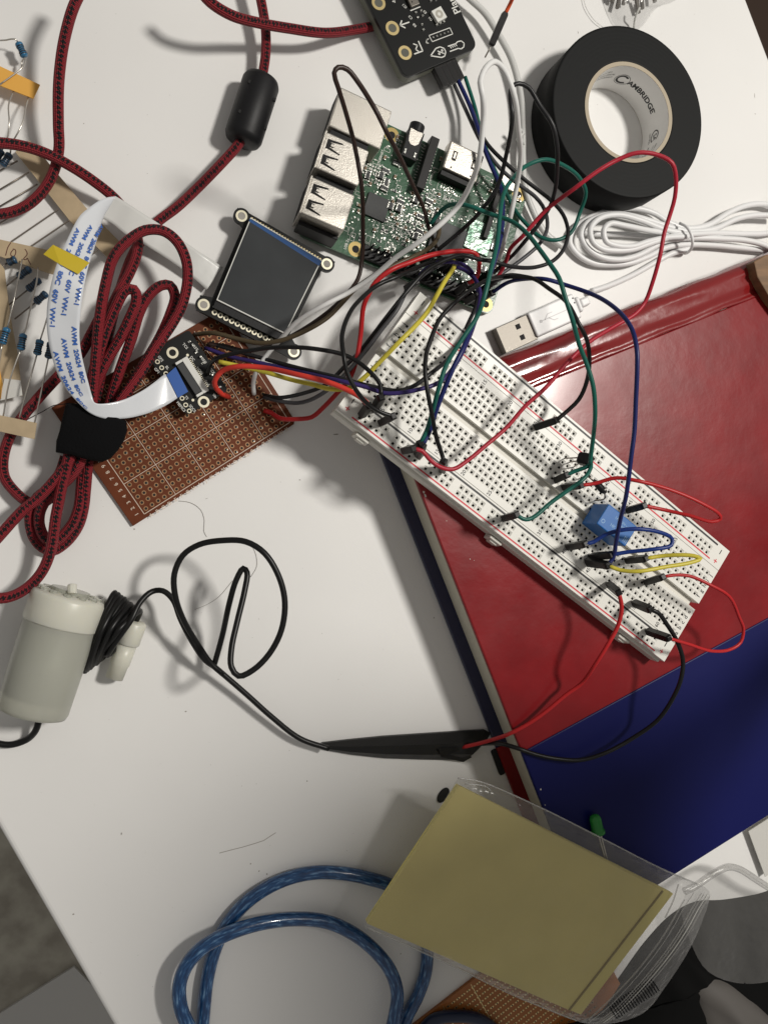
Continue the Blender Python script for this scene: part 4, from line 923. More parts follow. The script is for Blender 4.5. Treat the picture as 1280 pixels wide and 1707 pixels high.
# ferrite bead
fa, fb = U(438, 130, 7), U(403, 238, 7)
m = MB(); ax = (fb - fa); n = 12
m.tube([fa + ax * t for t in (0, .03, .09, .5, .91, .97, 1)], 6.9, 28, radii=[4.8, 6.3, 7.0, 7.0, 7.0, 6.3, 4.8], smooth=False)
fe = m.build('ferrite_bead', M_ferrite, BC, smooth=True)
for t, ang in ((.25, .5), (.7, .5), (.72, -1.1), (.28, -1.1)):
    u_ = ax.normalized(); w_ = u_.cross(Vector((0, 0, 1))).normalized(); n_ = w_ * math.sin(ang) * 7.0 + Vector((0, 0, 1)) * math.cos(ang) * 7.0
    c_ = fa + ax * t + n_ * .885; m = MB(); plug_geo(m, c_ - w_ * 1.5, c_ + w_ * 1.5, .6); m.build('clip_slot', M_hole, fe)
# strap
sp = [(112, 673), (134, 674), (156, 680), (184, 690), (209, 702), (211, 717), (206, 734), (196, 750), (184, 763), (170, 769), (146, 765), (120, 758), (95, 753), (96, 735), (101, 719), (106, 696)]
m = MB(); c_ = U(150, 722, 0)
rings = []
for z, k in ((0.3, .93), (.6, .97), (8, 1.02), (14.5, 1.03), (17.3, .99), (18.2, .86)):
    rings.append([U(150 + (x - 150) * k, 722 + (y - 722) * k, z) for x, y in sp])
n = len(sp); vs = [p for r_ in rings for p in r_]
m.add(vs, [(i * n + j, i * n + (j + 1) % n, (i + 1) * n + (j + 1) % n, (i + 1) * n + j)[::-1] for i in range(len(rings) - 1) for j in range(n)] + [tuple(range(5 * n, 6 * n))[::-1], tuple(range(n))])
m.build('strap', M_velcro, BC, smooth=True, bevel=2.2, seg=4)
m = MB(); m.tube(PX([(112, 673), (90, 676), (72, 686), (60, 692), (45, 700)], [(0, 10), (1, 1)]), .16, 5); m.build('strap_thread', M_black, BC, smooth=True)

# ================================================================= WHITE USB CABLE
WC = thing('usb_cable', 'coiled thin white usb cable tied in the middle lying beside the tape roll', 'cable', U(1100, 410, 0))
s2 = 3.368
def zw(L): return [(900 + x / s2, 320 + y / s2) for x, y in L]
def wc(L, zs, r=1.28): MB().tube(PX(zw(L), zs), r, 14, step=1.6).build('cord', M_cordw, WC, smooth=True)
wc([(1340, 335), (1280, 330), (1100, 312), (980, 300), (850, 295), (770, 300), (700, 315), (600, 365), (500, 400), (400, 408), (300, 400), (215, 355), (165, 285), (185, 215), (250, 160), (340, 120), (430, 98), (540, 92), (640, 120), (720, 170), (800, 200), (850, 205), (950, 182), (1050, 120), (1150, 78), (1250, 68), (1340, 92)], [(0, 3), (.3, 4), (.45, 2.5), (.65, 3), (.8, 5), (1, 4)])
wc([(1340, 345), (1260, 300), (1150, 272), (1000, 262), (850, 258), (780, 262), (700, 275), (620, 320), (540, 360), (450, 380), (340, 365), (265, 315), (228, 245), (262, 175), (350, 132), (440, 124), (560, 146), (700, 190), (800, 218), (850, 224), (980, 206), (1100, 152), (1200, 132), (1340, 135)], [(0, 6), (.4, 6), (.7, 5.5), (1, 6)])
wc([(1340, 220), (1250, 235), (1150, 236), (1000, 232), (850, 238), (760, 245), (680, 268), (600, 295), (520, 322), (430, 330), (345, 318), (292, 275), (282, 205), (330, 150), (430, 128), (560, 158), (700, 212), (800, 232)], [(0, 3), (.4, 9), (1, 8)], 1.25)
wc([(830, 240), (640, 222), (480, 190), (390, 178), (357, 215), (368, 275), (430, 302), (520, 305), (600, 280), (720, 255), (830, 250)], [(0, 6), (.4, 10), (1, 9)], 1.2)
wc([(800, 240), (640, 252), (500, 240), (330, 236), (240, 230)], [(0, 3), (1, 2.5)], 1.2)
wc([(840, 318), (740, 345), (640, 398), (520, 466), (400, 520), (330, 545), (285, 558)], [(0, 3), (.5, 1.6), (1, 3)], 1.28)
m = MB(); tp_ = [U(900 + x / s2, 320 + y / s2, z) for x, y, z in ((782, 176, 8), (820, 195, 11), (848, 240, 12.5), (855, 290, 11), (842, 325, 7), (812, 345, 1.5), (790, 335, 1))]
m.tube(tp_, .65, 10); m.build('cable_tie', M_cordw, WC, smooth=True)
uf = Fr(U(845, 567, 0), .44, 0)
ux0, _ = uf.loc(885, 545, 5); L0 = uf.loc(825, 547, 5)
a_ = [uf.loc(*p, 5.5) for p in ((826, 547), (877, 524), (894, 567), (845, 588))]; b_ = [uf.loc(*p, 6.5) for p in ((878, 518), (962, 489), (975, 518), (896, 571))]
ax0 = min(p[0] for p in a_); ax1 = (a_[1][0] + a_[2][0]) / 2; ay0 = (a_[3][1] + a_[2][1]) / 2; ay1 = (a_[0][1] + a_[1][1]) / 2
m = MB(uf); m.box(ax0, ay0, .8, ax1 + 1, ay1, 5.3); up = m.build('metal_shell', M_tin, WC, bevel=.25)
m = MB(uf)
for k in (.3, .72): cy = ay0 + (ay1 - ay0) * k; m.box(ax1 - 6.6, cy - 1.05, 5.29, ax1 - 4.4, cy + 1.05, 5.34)
m.build('square_hole', M_hole, up)
bx1 = (b_[1][0] + b_[2][0]) / 2; by0 = (b_[3][1] + b_[2][1]) / 2 - .2; by1 = (b_[0][1] + b_[1][1]) / 2 + .3
m = MB(uf); m.box(ax1, by0, 0.1, bx1 - 2, by1, 6.6, taper=.3); m.box(bx1 - 2.2, by0 + 2, .5, bx1 + .6, by1 - 2, 6.2, taper=.5)
m.box(bx1 + .4, (by0 + by1) / 2 - 2.1, 1, bx1 + 5.5, (by0 + by1) / 2 + 2.1, 5.2, taper=.4)
ub = m.build('plug_body', M_cordw, WC, bevel=.7, seg=3)
m = MB(uf); yc = (by0 + by1) / 2; xa = ax1 + 4.5; xb = bx1 - 6
m.line((xa, yc), (xb, yc), .3, 6.66); m.cyl(xa, yc, 6.6, 6.67, .7, 14); m.poly([(xa + 2, yc), (xa + 4, yc + 1.7), (xa + 6.5, yc + 1.7)], .3, 6.66); m.poly([(xa + 4, yc), (xa + 6, yc - 1.7), (xa + 8, yc - 1.7)], .3, 6.66)
m.add([(xb, yc - .7, 6.66), (xb + 1.4, yc, 6.66), (xb, yc + .7, 6.66)], [(0, 1, 2)]); m.build('emboss', mat('emboss_grey', (.6, .6, .6), .6), ub)
m = MB(uf)
for k in (.2, .38): m.cyl(bx1 - 3.2, by0 + (by1 - by0) * (1 - k), 6.6, 6.68, .35, 10)
m.build('dot', M_hole, ub)
# pale thicker cord from the top edge down to the coil
PC = thing('pale_cord', 'pale translucent cord curving from the top edge past the tape roll', 'cable', U(870, 200, 0))
MB().tube(PX([(752, -30), (785, 0), (808, 22), (832, 60), (852, 98), (866, 150), (871, 200), (871, 262), (874, 310), (888, 352), (908, 388), (938, 412)], [(0, 6), (.5, 5), (1, 3)]), 1.35, 12).build('cord', M_cordclear, PC, smooth=True)
m = MB(); m.tube([U(863, 214, 7), U(872, 222, 7.5), U(862, 232, 7), U(872, 240, 7), U(864, 226, 8)], .8, 8); m.build('knot', M_cordclear, PC, smooth=True)

# ================================================================= SENSOR BOARD
sf = Fr(U(678, 128, 10), .511, 10)
S_ = thing('sensor_board', 'black sensor board with gold edge rings and white icons at the top edge', 'circuit board', sf((17, 20, -10)))
m = MB(sf); m.prism(rrect(-1.0, -.4, 34.3, 62, 3.2), -1.6, 0); m.build('board', M_pcbk, S_, bevel=.2)
m = MB(sf); m.prism(rrect(-.9, -.3, 34.2, 61.9, 3.2), -5.4, -1.62); m.build('backing', mat('dark_backing', (.13, .135, .105), .5), S_)
m = MB(sf)
for p in ((675, 88), (654, 47), (631, 5), (611, -38)):
    x, y = sf.loc(*p); m.ring(x, y, .08, 1.65, 2.75, 32, 0, h=.1); m.cyl(x, y, .0, .03, 1.65, 24, 1)
m.build('edge_ring', [M_gold, mat('ring_hole', (.10, .10, .08), .7)], S_)
m = MB(sf)
def icon(pts, w=.42): m.poly([sf.loc(*p) for p in pts], w, .06)
z7 = lambda L: [(600 + x / 5.818, y / 5.818) for x, y in L]
icon(z7([(390, 245), (478, 215)]), .5); icon(z7([(405, 198), (388, 245), (440, 272)]), .5)
icon(z7([(515, 425), (555, 440), (540, 480), (568, 500)]), .45); icon(z7([(565, 398), (608, 495), (525, 525)]), .5)
icon(z7([(685, 540), (735, 470), (775, 455), (815, 470), (830, 505), (820, 545), (790, 558), (740, 550), (685, 542)]), .45)
icon(z7([(750, 495), (815, 520)]), .4)
for p in z7([(795, 490), (768, 522)]): x, y = sf.loc(*p); m.ring(x, y, .06, .15, .5, 12)
icon(z7([(850, 450), (925, 425), (945, 405), (980, 397), (1008, 420), (1005, 455), (980, 475), (950, 470), (870, 500)]), .42)
for q in ([(872, 447), (885, 470)], [(890, 440), (902, 462)], [(908, 434), (920, 455)], [(926, 428), (938, 448)]): icon(z7(q), .35)
icon(z7([(668, 345), (870, 270), (898, 330), (700, 405), (668, 345)]), .3)
icon(z7([(650, 380), (640, 415), (665, 420)]), .3); icon(z7([(640, 395), (665, 375)]), .3)
x, y = sf.loc(764, 24); m.text('Plant', x, y + 4.6, .06, 4.3, math.pi / 2 + .03)
for st, px, py in (('C3', 684, 29), ('E3', 708, 20), ('R8', 691, 42), ('D1', 717, 31), ('IC1', 674, 10)):
    x, y = sf.loc(px, py); m.text(st, x, y, .06, 1.4, math.pi / 2 + .4)
x, y = sf.loc(657, 2); m.line((x - .8, y), (x + .8, y + .5), .4, .06); m.line((x, y - .6), (x + .2, y + .9), .4, .06)
icon(z7([(488, 105), (585, 65)]), .4)
m.build('silkscreen', M_silk, S_)
m = MB(sf)
for i in range(5):
    x, y = sf.loc(*z7([(710 + i * 36, 362 - i * 13)])[0]); m.cyl(x, y, .02, .12, .35, 10)
for q in z7([(540, 125), (558, 172), (590, 105), (604, 155), (598, 240), (612, 290), (685, 12), (735, 0), (742, 245), (776, 228), (812, 215), (490, 60)]):
    x, y = sf.loc(*q); m.box(x - .45, y - .3, .02, x + .45, y + .3, .5)
m.build('solder_pad', M_solder, S_)
x, y = sf.loc(731, 25, 11); m = MB(sf); m.box(x - 2.4, y - 2.4, .02, x + 2.4, y + 2.4, 1.7, rot=.1); lo = m.build('light_sensor', M_silk, S_, bevel=.2)
m = MB(sf); m.ring(x, y, 1.75, .7, 1.6, 20); m.build('lens_ring', mat('sensor_window', (.40, .38, .33), .4), lo)
x, y = sf.loc(689, 3, 11); m = MB(sf); m.box(x - 2, y - 1.6, .02, x + 2, y + 2.6, 1.4); lo = m.build('gas_sensor', M_tin, S_, bevel=.2)
m = MB(sf); m.cyl(x - .8, y, 1.4, 1.45, .3, 12); m.build('vent_hole', M_hole, lo)
m = MB(sf); m.box(x - .6, -6.5, -4.8, x + 1, 0, -4); 
xa, ya = sf.loc(745, 118, 7); m = MB(sf); m.box(xa - 5.4, ya - 5.2, -5.2, xa + 5.4, .5, -2); so = m.build('cable_connector', M_house, S_, bevel=.3)
m = MB(sf)
for i in range(4): m.box(xa - 4.6 + i * 2.54, ya - 5.4, -2.02, xa - 3.2 + i * 2.54, ya + 2, -1.95)
m.build('connector_slot', M_hole, so)
# loose red jumper pin near the top
wire('loose orange-red jumper wire with an exposed pin by the sensor board', [(868, -40), (856, -10), (848, 8), (841, 24)], [(0, 30), (1, 17)], 'orange', plugs=[(1, (817, 79), 12)], group=None)
m = MB(); pr_ = [o for o in COL.objects if o.name.startswith('jumper_wire')][-1]
m.rod(U(817, 79, 12), U(808, 96, 10), .3, 6); m.build('exposed_pin', M_darklead, pr_)

# ================================================================= CLEAR BAG (top)
m = MB(); q0 = [(985, -60), (1003, -8), (1028, 46), (1052, 53), (1068, 46), (1095, 12), (1130, -2), (1170, -60)]
def sheet(q, z_of, name, mt, nn=10, parent=None, **t):
    q = [(p.x, p.y) for p in crom([Vector((a_, b_, 0)) for a_, b_ in list(q) + [q[0]]], 16.0)[:-1]]
    cx, cy = sum(p[0] for p in q) / len(q), sum(p[1] for p in q) / len(q); m = MB(); n = len(q); vs = []
    for i in range(nn + 1):
        k = i / nn
        for p in q: x, y = cx + (p[0] - cx) * k, cy + (p[1] - cy) * k; vs.append(U(x, y, z_of(x, y, k)))
    fs = [(i * n + j, i * n + (j + 1) % n, (i + 1) * n + (j + 1) % n, (i + 1) * n + j)[::-1] for i in range(nn) for j in range(n)]
    m.add(vs, fs); return m.build(name, mt, parent, smooth=True, **t)
tb = thing('clear_bag', 'clear plastic bag with small parts inside at the top edge above the tape', 'bag', U(1060, 0, 0))
sheet(q0, lambda x, y, k: 1 + 9 * (1 - k * k) + 1.2 * math.sin(x * .16) * (1 - k) + .8 * math.sin(y * .3 + x * .1) * (1 - k), 'film', M_film, parent=tb)
m = MB()
for i in range(9): a = U(1015 + i * 9, rnd.uniform(-30, 8), 3); c2 = a + Vector((rnd.uniform(-2, 2), rnd.uniform(-7, -3), rnd.uniform(-1, 1))); m.rod(a, c2, .9, 8)
m.build('small_part', M_tin, tb)
m = MB(); m.tube(PX([(1066, 12), (1060, 24), (1057, 36), (1056, 50)], [(0, 7), (1, 1.5)]), .45, 6); m.build('seam', M_silk, tb, smooth=True)
MB().tube(PX([(970, -20), (975, 10), (990, 34), (1008, 48)], 1), .2, 5).build('plastic_edge', M_film2, tb, smooth=True)

# ================================================================= RESISTORS ON PAPER STRIPS
def slab(q, z, name, mt, root, th=.5, zs=None):
    pts = [U(x, y, (zs[i] if zs else z)) for i, (x, y) in enumerate(q)]
    m = MB(); n = len(q); m.add([p for p in pts] + [p - Vector((0, 0, th)) for p in pts], [tuple(range(n))[::-1], tuple(range(n, 2 * n))] + [(i, (i + 1) % n, n + (i + 1) % n, n + i) for i in range(n)])
    o = m.build(name, mt, root)
    bm_ = bmesh.new(); bm_.from_mesh(o.data); bmesh.ops.recalc_face_normals(bm_, faces=bm_.faces); bm_.to_mesh(o.data); bm_.free(); return o
def resistor(root, p0, p1, z0, z1, leads, body=M_resb, lead=M_wirelead, r=1.15):
    a, c2 = U(*p0, z0), U(*p1, z1); ax = c2 - a
    m = MB(); m.tube([a + ax * t for t in (0, .06, .16, .24, .32, .68, .76, .84, .94, 1)], r, 14, radii=[r * .5, r * 1.08, r * 1.18, r * 1.1, r * .96, r * .96, r * 1.1, r * 1.18, r * 1.08, r * .5], smooth=False)
    o = m.build('resistor', body, root, smooth=True)
    m = MB()
    for t in (.3, .43, .56, .70, .84): m.tube([a + ax * (t - .03), a + ax * (t + .03)], r * (1.0 if .35 < t < .65 else 1.16 if t < .75 else 1.2), 14, smooth=False)
    m.build('colour_band', M_band, o, smooth=True)
    for L in leads: m = MB(); m.tube([U(*p) for p in L], .27, 7); m.build('lead', lead, o, smooth=True)
S1 = thing('resistor_strip', 'strip of resistors with orange paper tape at the upper left edge', 'resistors', U(20, 130, 0), 'taped resistor strips')
slab([(-30, 97), (0, 110), (67, 141), (56, 164), (0, 142), (-30, 130)], 6, 'paper_tape', M_orange, S1, .6)
resistor(S1, (31, 71), (42, 95), 6, 6, [[(-20, 68, 5), (10, 67, 6), (26, 65, 7), (31, 71, 6)], [(42, 95, 6), (43, 101, 6), (38, 112, 7), (27, 122, 7), (0, 141, 6.8)], [(42, 96, 6), (37, 103, 5), (37, 112, 5)]])
resistor(S1, (18, 256), (4, 277), 6, 6, [[(48, 162, 5.4), (43, 180, 8), (39, 203, 9), (30, 222, 9), (20, 240, 7), (18, 256, 6)]], M_resd)
resistor(S1, (4, 250), (-8, 270), 6, 6, [[(23, 152, 5.4), (15, 175, 7), (16, 205, 9), (12, 235, 7), (4, 250, 6)]], M_resd)
S2 = thing('resistor_strip', 'strip of resistors with a tan paper tape running under the ribbon cable', 'resistors', U(110, 330, 0), 'taped resistor strips')
slab([(50, 234), (143, 345), (205, 408), (187, 436), (117, 368), (26, 253)], 3.2, 'paper_tape', M_tan, S2, .5)
slab([(-40, 388), (0, 399), (82, 417), (100, 425), (92, 458), (81, 455), (0, 427), (-40, 415)], 4.5, 'paper_tape', M_tan, S2, .5)
for (a, c2, l0, l1) in (((28, 432), (13, 438), (30, 268), (-10, 290)), ((52, 447), (30, 462), (49, 287), (-10, 322)), ((68, 465), (46, 484), (63, 307), (-10, 350)), ((79, 488), (59, 505), (77, 328), (-10, 378))):
    resistor(S2, a, c2, 5, 4, [[(l0[0], l0[1], 3), (l1[0], l1[1], 3)], [(c2[0], c2[1], 4), (c2[0] - 34, c2[1] + 27, 3)]], M_resd, M_darklead, 1.2)
m = MB(); m.tube([U(115, 368, 3), U(50, 412, 4)], .27, 6, smooth=False); m.tube([U(98, 349, 3), U(19, 403, 4)], .27, 6, smooth=False); m.tube([U(150, 428, 4), U(165, 415, 4)], .27, 6, smooth=False); m.build('lead', M_darklead, S2)
m = MB(); z = 4.56
def ink(L, w=.3): 
    P = [U(x, y, z) for x, y in L]; P = crom(P, .6); m.poly([(p.x, p.y) for p in P], w, z)
ink([(23, 416), (19, 421), (19, 426), (24, 427), (27, 421), (26, 416), (22, 415)]); ink([(42, 415), (45, 419), (46, 424), (42, 429), (40, 432), (44, 433), (46, 430), (48, 434), (52, 441)]); ink([(19, 404), (14, 412), (10, 426)])
m.build('handwriting', mat('brown_ink', (.10, .03, .02), .6), S2)
S3 = thing('resistor_strip', 'strip of blue resistors between two tan paper tapes at the left edge', 'resistors', U(40, 600, 0), 'taped resistor strips')
slab([(-40, 430), (0, 438), (8, 448), (14, 497), (21, 544), (30, 590), (38, 660), (0, 662), (-40, 655)], 6, 'paper_tape', M_tan, S3, .5)
slab([(-40, 680), (0, 692), (62, 705), (58, 732), (0, 719), (-40, 712)], 8.5, 'paper_tape', M_tan, S3, .7)
slab([(-40, 610), (0, 615), (5, 640), (2, 665), (-40, 660)], 7, 'label_patch', M_orange, S3, .3)
slab([(8, 631), (35, 634), (38, 659), (0, 668)], 6.4, 'clear_tape', M_greyplas, S3, .2)
resistor(S3, (40, 556), (35, 584), 13, 13, [[(64, 446, 8), (62, 467, 9), (50, 520, 12), (43, 550, 13), (40, 556, 13)], [(35, 584, 13), (30, 596, 13), (16, 638, 12), (6, 694, 8.2)]])
resistor(S3, (68, 566), (62, 592), 13, 13, [[(82, 520, 11), (75, 544, 13), (68, 566, 13)], [(62, 592, 13), (47, 645, 12), (33, 697, 8.2)]])
resistor(S3, (86, 570), (81, 598), 13, 13, [[(95, 540, 12), (86, 570, 13)], [(81, 598, 13), (70, 650, 12), (58, 706, 8.2)]], M_resd)
resistor(S3, (13, 546), (4, 574), 9, 9, [[(38, 432, 6), (24, 500, 10), (13, 546, 9)], [(4, 574, 9), (0, 600, 8), (-6, 640, 7)]])

# ================================================================= PUMP
pa_, pb_ = U(116, 993, 12.8), U(53, 1190, 12.8); ax = pb_ - pa_
PU = thing('water_pump', 'small milky plastic submersible pump lying on the table with its black cord', 'pump', (pa_ + pb_) / 2 - Vector((0, 0, 12.8)))
m = MB(); m.tube([pa_ + ax * t for t in (.22, .24, .6, .95, .985, 1)], 12, 48, radii=[11.9, 12.0, 12.0, 11.7, 11.2, 9.6], smooth=False); m.build('body', M_pump, PU, smooth=True)
m = MB(); m.tube([pa_ + ax * t for t in (.3, .31, .86, .87)], 9.8, 32, radii=[8, 9.8, 9.8, 8], smooth=False); m.build('motor', M_motor, PU, smooth=True)
m = MB(); m.tube([pa_ + ax * t for t in (-.02, 0, .03, .235, .25)], 12.6, 48, radii=[9.5, 11.8, 12.35, 12.4, 12.05], smooth=False); m.build('cap', M_pumpcap, PU, smooth=True)
un = ax.normalized(); wn = un.cross(Vector((0, 0, 1))).normalized()
m = MB()
for k in range(12):
    a = k * math.pi / 6; c_ = pa_ - un * 1.4 + (wn * math.cos(a) + Vector((0, 0, 1)) * math.sin(a)) * 9.2; m.rod(c_, c_ + un * 2.2, 1.5, 8)
m.tube([pa_ - un * t for t in (2.2, .2)], 6.5, 24, smooth=False); m.build('intake_grille', M_pump2, PU)
m = MB(); c_ = pa_ + Vector((0, 0, 6)); m.rod(U(121, 990, 20), U(121, 974, 19), 1.5, 10); m.build('lug', M_pumpcap, PU, bevel=.3)
m = MB(); oa, ob_, oc = U(226, 1036, 7), U(213, 1073, 6), U(191, 1130, 5); m.tube([oa, oa.lerp(ob_, .05), oa.lerp(ob_, .95), ob_], 4.2, 28, radii=[3.8, 4.2, 4.2, 3.8], smooth=False)
m.tube([ob_, ob_.lerp(oc, .6), ob_.lerp(oc, .62), oc], 3.6, 28, radii=[3.5, 3.5, 3.2, 3.1], smooth=False); m.build('outlet_nozzle', M_pumpcap, PU, smooth=True)
m = MB(); m.tube([U(165, 1010, 9), U(215, 1036, 7)], 3.2, 20, smooth=False); m.build('outlet_arm', M_pump2, PU, smooth=True)
# wound cord
pts = []
ctop, cbot = [(196, 992), (205, 1000), (216, 1010), (226, 1014), (236, 1020)], [(146, 1118), (158, 1108), (167, 1104), (172, 1100), (178, 1090)]
for i in range(9):
    tx, ty = 192 + i * 5.2, 990 + i * 3.4; bx_, by_ = 143 + i * 4.0, 1120 - i * 3.6; wob = rnd.uniform(-2, 2)
    pts += [U(bx_ + wob, by_, 6), U((tx + bx_) / 2 - 7, (ty + by_) / 2 - 3, 15 + (i % 3)), U(tx, ty + wob, 9), U((tx + bx_) / 2 + 9, (ty + by_) / 2 + 4, 4)]
pts += [U(180, 1092, 10), U(196, 1066, 15), U(219, 1033, 16), U(234, 1004, 14), U(254, 986, 12), U(272, 985, 12), U(289, 1000, 13), U(301, 1031, 14), U(320, 1068, 13), U(342, 1100, 10), U(357, 1111, 9), U(383, 1133, 8), U(414, 1160, 7), U(453, 1195, 6), U(500, 1231, 5), U(548, 1248, 5)]
m = MB(); m.tube(pts, 1.05, 10, step=1.6); m.build('cord', WM['black'], PU, smooth=True)
m = MB(); m.tube(PX([(357, 1110), (371, 1059), (383, 1004), (394, 967), (406, 947), (412, 954), (408, 985), (396, 1035), (386, 1082), (386, 1112), (398, 1127), (422, 1117), (449, 1090), (469, 1051), (475, 1004), (465, 961), (441, 922), (410, 903), (371, 901), (332, 908), (305, 926), (291, 957), (293, 996), (307, 1035), (330, 1074), (352, 1106), (372, 1124)], [(0, 8), (.15, 22), (.4, 32), (.6, 34), (.8, 22), (1, 9)]), 1.05, 10); m.build('cord', WM['black'], PU, smooth=True)
m = MB(); m.tube(PX([(66, 1200), (60, 1218), (45, 1233), (22, 1241), (0, 1240), (-40, 1225)], [(0, 8), (.4, 2), (1, 2)]), 1.15, 10); m.build('cord', WM['black'], PU, smooth=True)
# splice wrapped in tape
m = MB(); top_ = [(538, 1239), (580, 1234), (640, 1228), (700, 1224), (760, 1220), (808, 1217), (818, 1222)]; bot_ = [(540, 1250), (585, 1258), (640, 1264), (700, 1266), (755, 1267), (772, 1269), (784, 1261)]
n = 7; vs = []
hh = [3, 4.5, 5.5, 6, 6, 5.5, 3]
for (a, c2, h) in zip(top_, bot_, hh):
    A, C2 = U(a[0], a[1], 2), U(c2[0], c2[1], 1.2)
    vs += [A + Vector((0, 0, -1.8)), A.lerp(A, 0), A.lerp(C2, .3) + Vector((0, 0, h - 1.5)), A.lerp(C2, .7) + Vector((0, 0, h - 2)), C2, C2 + Vector((0, 0, -1))]
k = 6
m.add(vs, [(i * k + j, i * k + (j + 1) % k, (i + 1) * k + (j + 1) % k, (i + 1) * k + j)[::-1] for i in range(n - 1) for j in range(k)] + [tuple(range(k)), tuple((n - 1) * k + j for j in range(k))[::-1]])
SPL = thing('taped_splice', 'long cable splice wrapped in black tape beside the book, joining pump cord and jumper wires', 'splice', U(680, 1243, 0))
m.build('tape_wrap', M_splice, SPL, smooth=False)
m = MB(); m.add([U(762, 1246, 6.5), U(786, 1262, 1.5), U(772, 1270, 1.2), U(735, 1262, 5.5), U(730, 1248, 6.8)], [(0, 1, 2, 3, 4)[::-1]]); m.build('tape_flap', M_splice, SPL, solid=.25)
wire('red jumper wire running from the breadboard over the book to the taped splice', [(1031, 988), (1037, 1012), (1030, 1042), (1012, 1077), (992, 1108), (968, 1139), (944, 1159), (912, 1184), (880, 1206), (850, 1222), (812, 1237), (770, 1246)],
     [(0, PT), (.25, 44), (.5, 32), (.75, 27.5), (1, 5)], 'red', plugs=[(0, (1013, 973), bz)], group='jumper wires joined to the pump cord')
wire('black jumper wire sweeping from the breadboard across the blue cover to the taped splice', [(1083, 1016), (1095, 1022), (1112, 1040), (1129, 1070), (1138, 1101), (1136, 1130), (1124, 1162), (1096, 1200), (1057, 1230), (1008, 1256), (968, 1266), (926, 1264), (893, 1257), (862, 1246), (836, 1240), (800, 1240)],
     [(0, PT), (.25, 44), (.5, 33), (.8, 27), (.9, 26), (1, 5)], 'black', r=.85, plugs=[(0, (1054, 1004), bz)], group='jumper wires joined to the pump cord')

# ================================================================= STICKY NOTES IN A BAG
def nz(x, y): # tilted plane of the pad
    k = ((x - 765) * (-153) + (y - 1310) * 230) / (153 ** 2 + 230 ** 2); return 30 - 9 * k
NB = thing('note_pad', 'pad of blank yellow paper notes in a clear zip bag resting on the book corner', 'note pad', U(850, 1520, 0))
q = [(765, 1310), (612, 1540), (968, 1692), (1122, 1490)]
def slab2(q, th, off, name, mt):
    pts = [U(x, y, nz(x, y) + off) for x, y in q]; n = len(q)
    m = MB(); m.add(pts + [p - Vector((0, 0, th)) for p in pts], [tuple(range(n)), tuple(range(n, 2 * n))[::-1]] + [(i, n + i, n + (i + 1) % n, (i + 1) % n) for i in range(n)])
    return m.build(name, mt, NB, bevel=.3)
slab2(q, 3.2, -.5, 'lower_sheets', M_yellow2)
slab2([(765, 1310), (612, 1540), (948, 1684), (1104, 1484)], .35, 0, 'top_sheet', M_yellow)
m = MB(); m.tube([U(x, y, nz(x, y) + .12) for x, y in ((1104, 1485), (1060, 1541), (1000, 1618), (948, 1684))], .42, 8); m.build('sheet_gap', M_yelline, NB)
q2 = [(763, 1297), (800, 1302), (900, 1345), (1000, 1395), (1100, 1447), (1160, 1472), (1182, 1486), (1172, 1530), (1150, 1580), (1112, 1640), (1070, 1690), (1000, 1708), (960, 1702), (860, 1660), (760, 1612), (690, 1580), (645, 1560), (608, 1545), (640, 1490), (700, 1400)]
q2 = [(p[0], p[1]) for p in q2]
def inpad(x, y): return nz(x, y)
BG = thing('zip_bag', 'clear zip bag around the yellow note pad with its ridged closure at the right', 'bag', U(1100, 1560, 0))
def bz_(x, y, k):
    e = 1 - k; right = max(0, (x - 1080) / 90)
    return nz(x, y) + 2.9 + .4 * math.sin(x * .05) * math.sin(y * .04) - right * 2 - (0 if k < .93 else (k - .93) * 45) + .7 * math.sin(x * .05 + y * .11) * right
sheet(q2, bz_, 'film', M_film, 18, BG)
sheet(q2, lambda x, y, k: nz(x, y) - 5.6 - (0 if k < .9 else -(k - .9) * 40), 'back_film', M_film, 12, BG)
for i in range(5):
    dx = (0, 14, 19, 25, 31)[i]; m = MB()
    P = [(1156 + dx * .9, 1488 + i * 1), (1140 + dx, 1512), (1122 + dx, 1545), (1098 + dx, 1582), (1070 + dx, 1618), (1040 + dx, 1652), (1010 + dx, 1682), (980 + dx, 1705)]
    m.tube([U(x, y, bz_(x, y, .5) + .4) for x, y in P], .22 if i else .16, 6); m.build('closure_ridge', M_film2 if i != 3 else M_silk, BG, smooth=True)

m = MB()
for i in range(18):
    k = i / 17; x, y = 1098 - 70 * k, 1652 + 46 * k; m.tube([U(x, y, bz_(x, y, .5) + .3), U(x - 9, y - 14, bz_(x - 9, y - 14, .5) + .3), U(x - 15, y - 20 - 4 * k, bz_(x, y, .5) + .2)], .32, 5)
m.build('crimped_edge', M_black, BG, smooth=True)
for P in ([(763, 1297), (800, 1303), (900, 1346), (1000, 1396), (1100, 1447), (1160, 1473)], [(775, 1306), (812, 1312), (818, 1320)], [(1130, 1474), (1122, 1500), (1108, 1530)], [(612, 1546), (690, 1581), (760, 1613), (860, 1661), (960, 1701)], [(1140, 1500), (1105, 1560), (1060, 1620), (1010, 1672), (980, 1700)]):
    m = MB(); m.tube([U(x, y, bz_(x, y, .5) - .3) for x, y in P], .3, 6); m.build('film_crease', M_film2, BG, smooth=True)
